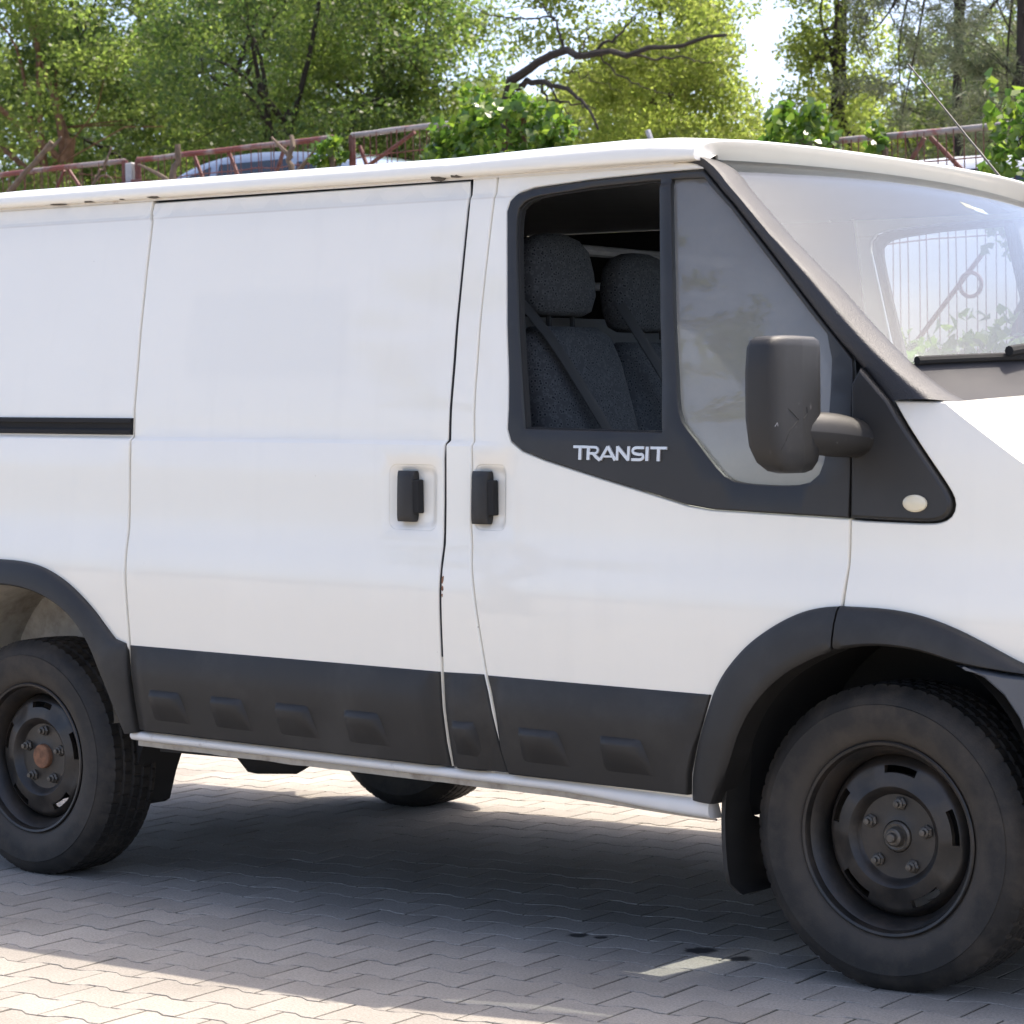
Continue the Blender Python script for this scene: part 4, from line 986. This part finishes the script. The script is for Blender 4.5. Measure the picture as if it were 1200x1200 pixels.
# bumper corner and front face
BUMP = [(.232,.762),(.35,.748),(.48,.742),(.72,.74),(.84,.72),(.86,.40),(.80,.30),(.50,.28),(.455,.40),(.43,.50),(.405,.58),(.378,.655),(.345,.702),(.30,.738)]
part('bumper_corner', BUMP, 'bumper', VAN, off=.028, thick=.05, bev=.006, gap=.001, knots=False, res=.05)
def face(u, z):
    y0 = side(.85, .6)-.022; s_ = 1-abs(2*u-1)**2.4
    return B(.848+.12*s_, y0+(WIDE-2*y0)*u, z)
MB().grid([[face(u, z) for u in np.linspace(0, 1, 31)] for z in (.28, .34, .5, .66, .74)]).build('front_bumper', 'bumper', VAN)
def nose(u, z):
    xe = float(np.interp(z, [.745, .90, 1.02, 1.10, 1.19], [.80, .79, .75, .69, .60])); y0 = side(xe, z)+.002; s_ = 1-abs(2*u-1)**2.2
    k = sstep(.80, 1.19, z); return B(xe+(.14-.06*k)*s_, y0+(WIDE-2*y0)*u, z+.035*s_*sstep(.95, 1.19, z))
MB().grid([[nose(u, z) for u in np.linspace(0, 1, 31)] for z in (.745, .80, .86, .90, .96, 1.02, 1.06, 1.10, 1.15, 1.188)]).build('nose_panel', 'paint', VAN)
MB().grid([[Vector(face(u, .74)).lerp(Vector(nose(u, .748)), k) for u in np.linspace(0, 1, 31)] for k in (0, .5, 1)]).build('bumper_step', 'bumper', VAN)
for k in range(4):
    z = .80+.055*k; MB().tube([Vector(nose(u, z))+Vector((.008, 0, 0)) for u in np.linspace(.3, .7, 13)], .012, 6).build('grille_bar', 'cladding', VAN)
lampo = part('headlamp', [(.60,.80),(.775,.79),(.765,.95),(.70,1.06),(.62,1.02)], 'lampglass', VAN, off=.006, thick=.02, bev=.006, knots=False, res=.05)

# flares: ribs of plastic standing off the arches
def flare(name, O, I, n, parent, cut=None):
    a = resample(O, n); b_ = resample(I, n); G = []
    for p, q in zip(a, b_):
        row = []
        for s_, o_ in ((0, -.004), (0, .006), (.03, .012), (.12, .018), (.4, .027), (.75, .033), (.93, .034), (1.0, .028), (1.0, .012), (1.0, -.05)):
            x = p[0]+(q[0]-p[0])*s_; z = p[1]+(q[1]-p[1])*s_; row.append(on_side(x, z, o_))
        G.append(row)
    m = MB(); m.grid(G); k = len(G[0]); m.F.append(tuple(range(k))); m.F.append(tuple(len(m.V)-k+i for i in range(k)))
    return m.build(name, 'cladding', parent, sharp=45)
iO = 9; iI = 7
flare('arch_flare', [p for p in FL_O if p[0] < -.062]+[(-.0605,.8755)], [p for p in FL_I if p[0] < -.068]+[(-.0665,.7785)], 44, VAN)
flare('arch_flare', [(-.0555,.876)]+[p for p in FL_O if p[0] > -.053], [(-.0615,.781)]+[p for p in FL_I if p[0] > -.059], 40, VAN)
rfl = flare('arch_flare', FLARE_RO, ARCH_R, 80, VAN)
# sill cladding with raised field and stepped bosses
def clad(outline, field):
    x0, x1, zt_, zl = field
    def bul(x, z):
        k = min(sstep(0, .022, x-x0), sstep(0, .028, x1-x), sstep(0, .020, zt_-z)); return .017*k
    return part('sill_cladding', outline, 'cladding', VAN, off=.005, thick=.022, bev=.004, gap=.003, res=.022, bulge=bul), bul
def boss(x, w_, par, bul):
    # wedge-shaped step: a ledge along the top that fades into the panel below
    rows = [(.531, 0., .000), (.527, .35, .002), (.519, .9, .005), (.511, 1., .006), (.49, .82, .003), (.465, .42, 0.), (.440, -.06, -.002)]
    G = []
    for z, k, ins in rows:
        xr_ = x+w_*(.78+.22*(.531-z)/.09); G.append([on_side(xx, z, .0045+bul(xx, z)+.017*k*kk) for xx, kk in ((x-.006, -.03), (x, .35), (x+.006, 1), (x+.03, 1), ((x+xr_)/2, 1), (xr_-.022, 1), (xr_-.008, .55), (xr_, -.03))])
    return MB().grid(G).build('cladding_boss', 'cladding', par, sharp=60)
c1, b1 = clad([(-2.392,.652),(-1.242,.653),(-1.242,.558),(-1.242,.47),(-1.239,.404),(-2.396,.405),(-2.394,.55)], (-2.375, -1.268, .632, .4))
for x in (-2.300, -2.058, -1.813, -1.563): boss(x, .145, c1, b1)
c2, b2 = clad([(-1.236,.653),(-1.099,.656),(-1.087,.606),(-1.068,.491),(-1.049,.404),(-1.235,.404),(-1.237,.5)], (-1.225, -1.112, .628, .4)); boss(-1.196, .085, c2, b2)
c3, b3 = clad([(-1.093,.654),(-.409,.654),(-.428,.604),(-.458,.53),(-.484,.458),(-.4945,.404),(-1.042,.404),(-1.062,.491),(-1.081,.606)], (-1.070, -.450, .630, .4))
for x in (-.981, -.729): boss(x, .150, c3, b3)
# painted sill below with pinched lower flange
xs = np.linspace(-2.43, -.447, 50); G = []; G2 = []
for x in xs:
    dz = -.022*sstep(-.95, -.45, x); y0 = side(x, .40)
    G.append([B(x, y0+yy, .402+zz+dz*kk) for yy, zz, kk in ((.03, .0, 0), (.006, .0, 0), (-.003, -.003, .2), (-.007, -.009, .5), (-.007, -.016, .9), (-.002, -.023, 1), (.010, -.027, 1), (.05, -.029, 1))])
    wv = .003*noise.noise((x*9, 1, 0))
    G2.append([B(x, y0+.024, .402-.026+dz), B(x, y0+.024, .402-.044+wv+dz*.5), B(x, y0+.028, .402-.045+wv+dz*.5), B(x, y0+.030, .402-.03+dz)])
m = MB(); m.grid(G); k = len(G[0]); m.F.append(tuple(range(k))); m.F.append(tuple(len(m.V)-k+i for i in range(k)))
MT['sill'] = basic('chipped_sill_paint', (.76, .74, .70), .4, var=.04, dirt=(.23, .14, .08), dscale=11, damt=.5, dlo=.60, dhi=.72, coat=.3)
MT['flange'] = basic('dirty_sill_flange', (.47, .43, .36), .7, var=.2, dirt=(.12, .085, .06), dscale=9, damt=.8)
sill = m.build('sill', 'sill', VAN, sharp=60); MB().grid(G2).build('sill_flange', 'flange', sill)
# sliding-door rail
rail = [B(0, 0, 0)]
m = MB()
def xz(x0, x1, pts, m):
    G = [[B(x, side(x, z)-o_, z) for z, o_ in pts] for x in np.linspace(x0, x1, 24)]
    m.grid(G); k = len(pts); m.F.append(tuple(range(k))); m.F.append(tuple(len(m.V)-k+i for i in range(k))); return m
xz(-3.86, -2.405, [(1.285, -.01), (1.285, .006), (1.281, .010), (1.272, .010), (1.270, .002), (1.262, .0015), (1.256, .0015), (1.254, .004), (1.250, .010), (1.241, .010), (1.238, .004), (1.238, -.01)], MB()).build('door_rail', 'cavity', VAN, sharp=25)

# roof: drip channel, rolled edge and crowned skin
def roof_pt(x, u, front=0.):
    dz = float(np.interp(x, [-3.93, -3.6, -3.1, -1.3, -1.0, -.78, -.67, -.57, -.50], [-.05, -.012, 0, .001, .009, .013, .010, .000, -.012]))
    prof = [(0, .130, 1.9085), (.010, .106, 1.9082), (.014, .094, 1.9090), (.022, .0865, 1.914), (.034, .085, 1.924), (.055, .089, 1.938), (.08, .104, 1.950), (.11, .135, 1.9605), (.16, .19, 1.968), (.26, .32, 1.9745), (.38, .55, 1.978), (.5, .975, 1.979)]
    f = u if u <= .5 else 1-u
    y = float(np.interp(f, [p[0] for p in prof], [p[1] for p in prof])); z = float(np.interp(f, [p[0] for p in prof], [p[2] for p in prof]))
    k = min(1, max(0, (z-1.909)/.05))
    return x, (y if u <= .5 else WIDE-y), z+dz*k
us = [0,.010,.014,.022,.028,.034,.045,.055,.068,.08,.095,.11,.135,.16,.21,.26,.32,.38,.44,.5]; us = us+[1-u for u in us[::-1][1:]]
G = []
for x in [-3.93, -3.9, -3.8, -3.6, -3.3, -3.0, -2.7, -2.4, -2.1, -1.8, -1.5, -1.3, -1.15, -1.0, -.9, -.83, -.78, -.72, -.67, -.62, -.57, -.54]:
    row = []
    for u in us:
        X, y, z = roof_pt(x, u); s_ = 1-abs(2*(y/WIDE)-1)**2.3; X = X+(.10*s_ if x > -.7 else .10*s_*max(0, (x+1.3)/.6))
        row.append(B(X, y, z))
    G.append(row)
for k in range(1, 7):                                         # header rolling down to the windscreen
    f = k/6; row = []
    for u in us:
        X, y, z = roof_pt(-.54, u); s_ = 1-abs(2*(y/WIDE)-1)**2.3
        e = Vector(screen_pt(min(1, max(0, (y-.125)/(WIDE-.25))), 0)); p0 = Vector(B(X+.10*s_, y, z))
        q_ = p0.lerp(e, f); q_.z += .012*math.sin(f*math.pi); q_.x += .012*math.sin(f*math.pi); row.append(tuple(q_))
    G.append(row)
roof = MB().grid(G).build('roof', 'paint', VAN, sharp=50)
m = MB(); G = [[B(x, y, z) for y, z in ((.12, 1.899), (.15, 1.905), (.3, 1.93), (.975, 1.945), (1.65, 1.93), (1.83, 1.899))] for x in np.linspace(-3.9, -.62, 12)]
m.grid(G).build('headliner', 'headliner', VAN)
m = MB(); G = [[B(x, side(x, 1.90)+yy, 1.9+zz) for yy, zz in ((-.004, .001), (.0, .010), (.02, .012))] for x in np.linspace(-3.9, -.60, 30)]
m.grid(G).build('roof_seam', 'sill', roof)
# flaked spots where the drip edge has rusted
MT['chip'] = basic('bare_rust_chip', (.085, .07, .055), .9, var=.5, scale=120)
for (x, z, L_, h_) in ((-1.335, 1.9075, .045, .010), (-1.27, 1.9085, .035, .007), (-2.39, 1.9095, .05, .006), (-2.80, 1.9075, .07, .005), (-2.66, 1.9085, .05, .004), (-2.52, 1.909, .02, .004)):
    rr = random.Random(int(x*1000)); n = 12; P = []
    for k in range(n):
        a = 2*math.pi*k/n; P.append((x+L_*.5*math.cos(a)*rr.uniform(.7, 1.1), z+h_*.5*math.sin(a)*rr.uniform(.5, 1.3)))
    y0 = .0865; V = [B(px_, .0835+(1.924-pz)*.25 if pz > 1.914 else .0845+(1.914-pz)*1.6, pz) for px_, pz in P]; V += [(a[0], a[1]+.012, a[2]) for a in V]
    obj('paint_chip', V, [tuple(range(n))]+[(i, (i+1) % n, n+(i+1) % n, n+i) for i in range(n)], 'chip', roof, smooth=False)
for (x, z, L_, h_) in ((-1.229, .885, .0035, .012), (-1.2295, .862, .0045, .007), (-1.2295, .845, .003, .006)):
    rr = random.Random(int(z*1000)); n = 10; P = [(x+L_*math.cos(2*math.pi*k/n)*rr.uniform(.4, 1.1), z+h_*math.sin(2*math.pi*k/n)*rr.uniform(.5, 1.2)) for k in range(n)]
    V = [on_side(a, b_, .0008) for a, b_ in P]+[on_side(a, b_, -.002) for a, b_ in P]
    obj('paint_chip', V, [tuple(range(n))]+[(i, (i+1) % n, n+(i+1) % n, n+i) for i in range(n)], 'rust', VAN, smooth=False)

# inner shell behind the seams, cab sides, floor, bulkhead
m = MB(); G = [[B(x, side(x, z)+.03, z) for z in (.43, .56, .65, .8, .95, 1.1, 1.23, 1.43, 1.7, 1.90)] for x in (-3.9, -3.48, -3.46)]
m.grid(G); m.grid([[B(x, side(x, z)+.03, z) for z in (.86, .95, 1.1, 1.23, 1.43, 1.7, 1.90)] for x in (-3.46, -2.9, -2.42)])
m.grid([[B(x, side(x, z)+.03, z) for z in (.41, .56, .65, .8, .95, 1.1, 1.23, 1.43, 1.7, 1.90)] for x in (-2.42, -2.38, -1.8, -1.25, -1.14)])
inner = m.build('inner_side', 'cavity', VAN)  # black sheet added so the gaps between panels look shaded
m = MB(); m.grid([[B(x, side(min(x, 0), z)+.035, z) for z in (.41, .56, .65)] for x in (-1.14, -.8, -.5)]); m.grid([[B(x, side(x, z)+.06, z) for z in (.88, .95, 1.06, 1.07)] for x in (-1.14, -.8, -.5, -.2, -.03)]); m.grid([[B(x, side(x, z)+.06, z) for z in (.65, .75, .88)] for x in (-1.14, -.8, -.42)])
m.grid([[B(x, side(x, z)+.06, z) for z in (1.07, 1.15, 1.24)] for x in (-1.14, -.8, -.57)])
liner = m.build('door_liner', 'dash', VAN)
m = MB(); m.box((-3.9, .36, .425), (.25, 1.59, .50)); m.box((-2.40, .08, .395), (-.52, 1.87, .43)); m.box((-3.9, .06, .40), (-3.46, 1.89, .46)); m.build('floor_pan', 'dark', VAN)
m = MB(); m.grid([[(-1.46-.0*k, y, z) for z in (.45, 1.2, 1.6)] for k, y in enumerate((.06, .5, 1.45, 1.9))]); m.build('bulkhead', 'dash', VAN)
for k, (z, r_) in enumerate(((1.80, .016), (1.70, .012))):
    MB().tube([(-1.44, .16, z), (-1.44, 1.8, z-LEAN*1.7)], r_, 8).build('bulkhead_bar', 'galv', VAN)
m = MB(); m.grid([[B(-3.92, y, z) for z in (.42, 1.0, 1.9)] for y in (.1, .97, 1.85)]); m.build('rear_door', 'paint', VAN)
# dashboard and wheel
m = MB(); G = [[B(x+.10*(1-abs(2*u-1)**2), .12+(WIDE-.24)*u, z) for u in np.linspace(0, 1, 13)] for x, z in ((-.36, .85), (-.38, 1.16), (-.34, 1.235), (-.25, 1.265), (-.05, 1.325), (.06, 1.35), (.12, 1.34))]
m.grid(G).build('dashboard', 'dash', VAN)
m = MB(); P = [Vector((-.52, 1.38, 1.16))+Vector((.06*math.sin(a), .195*math.cos(a), .185*math.sin(a))) for a in np.linspace(0, 2*math.pi, 29)]
m.tube(P, .014, 8, cap=False); m.tube([(-.52, 1.2, 1.16), (-.50, 1.38, 1.14), (-.52, 1.56, 1.16)], .016, 6); m.tube([(-.5, 1.38, 1.14), (-.33, 1.38, 1.05)], .03, 8); m.build('steering_wheel', 'cavity', VAN)
# seats
def seat(yc, label, dx=0., dz=0.):
    def pad(rows, nm, par):
        G = []
        for z, xc, hx, hy in rows:
            ring = []
            for a in np.linspace(0, 2*math.pi, 25)[:-1]:
                c_, s_ = math.cos(a), math.sin(a); e = .66
                ring.append((xc+dx+math.copysign(abs(c_)**e, c_)*hx, yc+math.copysign(abs(s_)**e, s_)*hy, z+dz))
            ring.append(ring[0]); G.append(ring)
        m = MB(); m.grid(G); n = 25; m.F.append(tuple(range(n-1))[::-1]); m.F.append(tuple(len(m.V)-n+i for i in range(n-1)))
        return m.build(nm, 'fabric', par, sharp=60)
    s_ = pad([(.86, -1.00, .07, .18), (.90, -1.02, .085, .20), (1.10, -1.07, .08, .205), (1.30, -1.115, .07, .205), (1.46, -1.15, .060, .195), (1.53, -1.165, .050, .175), (1.555, -1.17, .03, .13)], 'seat', VAN)
    tag(s_, label)
    pad([(1.585, -1.19, .03, .095), (1.598, -1.19, .045, .125), (1.64, -1.192, .055, .142), (1.70, -1.197, .055, .142), (1.755, -1.20, .050, .128), (1.785, -1.203, .038, .098), (1.800, -1.205, .02, .055), (1.803, -1.205, .006, .02)], 'headrest', s_)
    m = MB(); 
    for d in (-.05, .05): m.tube([(-1.175, yc+d, 1.53), (-1.18, yc+d, 1.62)], .007, 6)
    m.build('headrest_post', 'cavity', s_)
    G = [[(x, yc+k*.2, z) for k in (-1, -.9, 0, .9, 1)] for x, z in ((-1.0, .84), (-.98, .95), (-.7, .98), (-.52, .97), (-.48, .88))]
    m = MB(); m.grid(G); m.build('seat_cushion', 'fabric', s_)
    return s_
seat(.40, 'patterned grey passenger seat nearest the open window'); seat(.80, 'patterned grey middle seat', -.02, -.035); seat(1.42, "patterned grey driver's seat")
def belt(pts, w_):
    G = []
    for p in smooth_poly(pts, 12, 2): G.append([(p[0], p[1]-w_*.35, p[2]-w_*.1), (p[0]+.004, p[1], p[2]), (p[0], p[1]+w_*.35, p[2]+w_*.1)])
    m = MB(); m.grid(G); m.grid([[(a[0]-.003, a[1], a[2]) for a in r_] for r_ in G]); return m.build('seat_belt', 'belt', VAN)
belt([(-1.21, .12, 1.72), (-1.11, .24, 1.56), (-1.03, .34, 1.35), (-.95, .45, 1.12), (-.88, .5, .95)], .05)
belt([(-1.13, .60, 1.62), (-1.07, .64, 1.50), (-1.00, .74, 1.30), (-.93, .86, 1.1)], .055)

# antenna at the far pillar top
o = MB().tube([(-.50, 1.74, 1.86), (-.535, 1.74, 1.905), (-.70, 1.74, 2.10), (-.905, 1.74, 2.345)], [.010, .0045, .0032, .0026], 8).build('antenna', 'wire', VAN)

# ------------------------------------------------------------------ running gear
TR, TW, RIMR = .352, .205, .2225
def tyre_mesh():
    n = 384; prof = []
    side_ = [(.212, .024), (.2225, .012), (.232, .004), (.245, -.001), (.262, -.006), (.280, -.009), (.296, -.008), (.306, -.0085), (.3075, -.006), (.318, -.002), (.330, .005), (.339, .013), (.345, .020)]
    tread = np.linspace(.024, TW-.024, 27)
    pr = [(r_, y) for r_, y in side_]+[(TR-.004*(abs(y-TW/2)/(TW/2))**2, y) for y in tread]+[(r_, TW-y) for r_, y in side_[::-1]]
    V = []; F = []
    for k in range(n):
        a = 2*math.pi*k/n
        for j, (r_, y) in enumerate(pr):
            q = j-len(side_)
            if 0 <= q < 27:
                rib = q % 6 in (5,) ; ph = (k+2*(q//6)) % 6
                if rib: r_ -= .006
                elif ph == 0 and q // 6 in (0, 4): r_ -= .004
                elif ph == 0: r_ -= .004
            elif q in (-1, -2, 27, 28) and (k % 6) == 0: r_ -= .0018
            V.append((r_*math.cos(a), y, r_*math.sin(a)))
    L_ = len(pr)
    for k in range(n):
        k2 = (k+1) % n; F += [(k*L_+j, k2*L_+j, k2*L_+j+1, k*L_+j+1) for j in range(L_-1)]
    return mesh('tyre', V, F, 'rubber', sharp=32)
def rim_mesh():
    n = 120; V = []; F = []
    barrel = [(RIMR-.002, .010), (RIMR, .007), (RIMR-.003, .004), (RIMR-.009, .006), (RIMR-.013, .014), (RIMR-.014, .022), (RIMR-.022, .030), (RIMR-.026, .038), (RIMR-.034, .050), (RIMR-.036, .085), (RIMR-.040, .10), (RIMR-.038, .17), (RIMR-.012, .185), (RIMR-.004, .20)]
    m = MB().lathe(barrel, n)
    disc = [(RIMR-.0355, .082), (.178, .064), (.170, .052), (.164, .048), (.156, .0465), (.147, .044), (.132, .040), (.116, .038), (.108, .043), (.102, .054), (.096, .060), (.070, .061), (.050, .060), (.043, .059), (.037, .058), (.035, .066), (.034, .09)]
    b0 = len(m.V); L_ = len(disc); D = MB()
    slots = []
    for k in range(n):
        a = 2*math.pi*k/n
        for (r_, y) in disc:
            lob = .006*max(0, math.cos(5*a-5*math.radians(90+36)))*sstep(.115, .14, r_)*(1-sstep(.16, .18, r_))
            D.V.append((r_*math.cos(a), y+lob, r_*math.sin(a)))
    for k in range(n):
        k2 = (k+1) % n; am = math.degrees(2*math.pi*(k+.5)/n); da = abs(((am-(90-6)+36) % 72)-36)
        for j in range(L_-1):
            if j in (3, 4) and da < 14.5: continue
            D.F.append((k*L_+j, k2*L_+j, k2*L_+j+1, k*L_+j+1))
    # turned-in slot lips
    for s_ in range(5):
        for sg in (0,):
            ks = [k for k in range(n) if abs(((math.degrees(2*math.pi*(k+.5)/n)-(84)+36) % 72)-36) < 14.5 and round((math.degrees(2*math.pi*(k+.5)/n)-84)/72) % 5 == s_]
            ks.sort(key=lambda k: (math.degrees(2*math.pi*(k+.5)/n)-84-72*s_+180) % 360)
            loop = [k*L_+3 for k in ks]+[((ks[-1]+1) % n)*L_+3, ((ks[-1]+1) % n)*L_+4, ((ks[-1]+1) % n)*L_+5]+[k*L_+5 for k in ks[::-1]]+[ks[0]*L_+4]
            base = len(D.V); D.V += [(D.V[i][0], D.V[i][1]+.014, D.V[i][2]) for i in loop]; q = len(loop)
            D.F += [(loop[i], loop[(i+1) % q], base+(i+1) % q, base+i) for i in range(q)]
    m.add(D.V, D.F)
    return mesh('wheel', m.V, m.F, 'steel', sharp=35)
ty_me, rim_me = tyre_mesh(), rim_mesh()
nm = MB(); nm.lathe([(.0165, .060), (.0165, .056), (.012, .052), (.012, .046)], 6); nm.lathe([(.012, .0462), (.009, .0445), (.007, .044), (.007, .036), (.0001, .035)], 12)
nut_me = mesh('wheel_nut', nm.V, nm.F, 'nut', smooth=False)
hf = mesh('hub_cap', *(lambda q: (q.V, q.F))(MB().lathe([(.0365, .07), (.0345, .054), (.030, .050), (.024, .052), (.022, .045), (.0205, .036), (.016, .033), (.012, .033), (.011, .024), (.0085, .022), (.0001, .022)], 24)), 'nut')
hr = mesh('hub_cap', *(lambda q: (q.V, q.F))(MB().lathe([(.0365, .07), (.036, .048), (.034, .045), (.028, .044), (.012, .0445), (.0001, .043)], 24)), 'rust')
drum_me = mesh('brake_drum', *(lambda q: (q.V, q.F))(MB().lathe([(.03, .085), (.125, .088), (.134, .095), (.134, .15), (.05, .16)], 40)), 'dark')
def wheel(x, y, far, hub_me, spin, steer=0., lab=None):
    o = bpy.data.objects.new('wheel', rim_me); COL.objects.link(o); o.parent = VAN; o.matrix_parent_inverse = WORLD[VAN.name].inverted()
    o.location = (x, y, TR-.006); o.rotation_euler = (0, spin, steer) if not far else (0, spin, math.pi+steer)
    o.rotation_mode = 'XYZ'
    for nm_, me in (('tyre', ty_me), ('hub_cap', hub_me)):
        c_ = bpy.data.objects.new(nm_, me); COL.objects.link(c_); c_.parent = o
    for k in range(5):
        a = math.radians(84+72*k); c_ = bpy.data.objects.new('wheel_nut', nut_me); COL.objects.link(c_); c_.parent = o
        c_.location = (.076*math.cos(a), 0, .076*math.sin(a)); c_.rotation_euler = (0, k*.4, 0)
    c_ = bpy.data.objects.new('brake_drum', drum_me); COL.objects.link(c_); c_.parent = o
    if lab: o['label'] = lab
    return o
wheel(0, .045, False, hf, math.radians(0), math.radians(1.2), 'black steel front wheel with bare axle nut')
wheel(-2.933, .052, False, hr, math.radians(-3), 0, 'black steel rear wheel with rusty hub cap')
wheel(0, WIDE-.045, True, hf, .3, math.radians(1.2)); wheel(-2.933, WIDE-.052, True, hr, .9)
# wheel wells
def well(x, rad, mat, ymax):
    m = MB(); G = []
    for a in np.linspace(math.radians(-12), math.radians(192), 30):
        zz = .40 if x > -1 else .47
        G.append([(x+rad*math.cos(a), y, max(.36 if x > -1 else .475, zz+(rad)*math.sin(a))) for y in (.015, .10, ymax)])
    m.grid(G); V = [(x+rad*math.cos(a), ymax, max(.36 if x > -1 else .475, (.40 if x > -1 else .47)+rad*math.sin(a))) for a in np.linspace(math.radians(-12), math.radians(192), 30)]
    b0 = len(m.V); m.V += V; m.F.append(tuple(b0+i for i in range(30)))
    return m.build('wheel_well', mat, VAN, sharp=50)
w1 = well(0, .415, 'dark', .42); w2 = well(-2.933, .415, 'wellmetal', .34)
# flap behind the front wheel
FLP = [(.535, -.395, .07), (.46, -.408, .08), (.40, -.416, .085), (.365, -.418, .10), (.335, -.418, .19), (.30, -.417, .27), (.25, -.413, .27), (.215, -.405, .262), (.198, -.394, .245), (.190, -.380, .21)]
m = MB(); G = [[(xa+.010*k*k, .004+(y1)*k+.012*(z < .21), z) for k in (0, .03, .1, .3, .6, 1)] for z, xa, y1 in FLP]
G2 = [[(x+.011, y, z) for x, y, z in r_] for r_ in G]
m.grid(G); m.grid([r_[::-1] for r_ in G2]); n = len(FLP)
m.grid([[a[0], b_[0]] for a, b_ in zip(G2, G)]); m.grid([[a[-1], b_[-1]] for a, b_ in zip(G, G2)]); m.grid([G[-1], G2[-1]])
flap = m.build('mud_flap', 'cladding', VAN, sharp=50)
# springs, axle, exhaust, rear hanger
MB().tube([(-2.933, .2, .35), (-2.933, .9, .35), (-2.933, .975, .35), (-2.933, 1.75, .35)], [.04, .045, .045, .04], 12).build('rear_axle', 'dark', VAN)
MB().lathe([(.0, -.12), (.08, -.10), (.12, 0), (.08, .10), (0, .12)], 16, c=(-2.933, .975, .35)).build('differential', 'dark', VAN)
for y in (.42, 1.53):
    MB().tube([(-3.6, y, .47), (-3.2, y, .39), (-2.93, y, .37), (-2.65, y, .38), (-2.30, y, .45)], [.02, .03, .04, .03, .02], 6).build('leaf_spring', 'dark', VAN)
m = MB(); m.grid([[(-2.525, y, .46), (-2.60, y, .30), (-2.63, y, .215), (-2.65, y, .205), (-2.66, y, .26), (-2.66, y, .46)] for y in (.16, .19, .30, .33)]); m.F += [tuple(range(6)), tuple(range(18, 24))[::-1]]; m.build('spring_hanger', 'dark', VAN)
MB().tube([(-2.36, .34, .40), (-2.27, .34, .385), (-2.12, .34, .385), (-2.02, .34, .40)], [.03, .075, .065, .03], 12).build('silencer', 'dark', VAN)
MB().tube([(-1.96, .34, .40), (-1.2, .36, .41), (-.5, .5, .42)], .022, 8).build('exhaust_pipe', 'dark', VAN)
# the far side: the same panels mirrored
for o in (rq, slide, door, wing, mir, rfl, sill, inner, liner, w1, w2, flap, lampo, c1, c2, c3): mirror_part(o, VAN)
for o in list(VAN.children):
    if o.name.startswith(('arch_flare', 'pillar_trim', 'sail_panel', 'door_pillar', 'bumper_corner', 'door_rail', 'side_repeater')) and o.scale.y > 0 and o is not rfl: mirror_part(o, VAN)
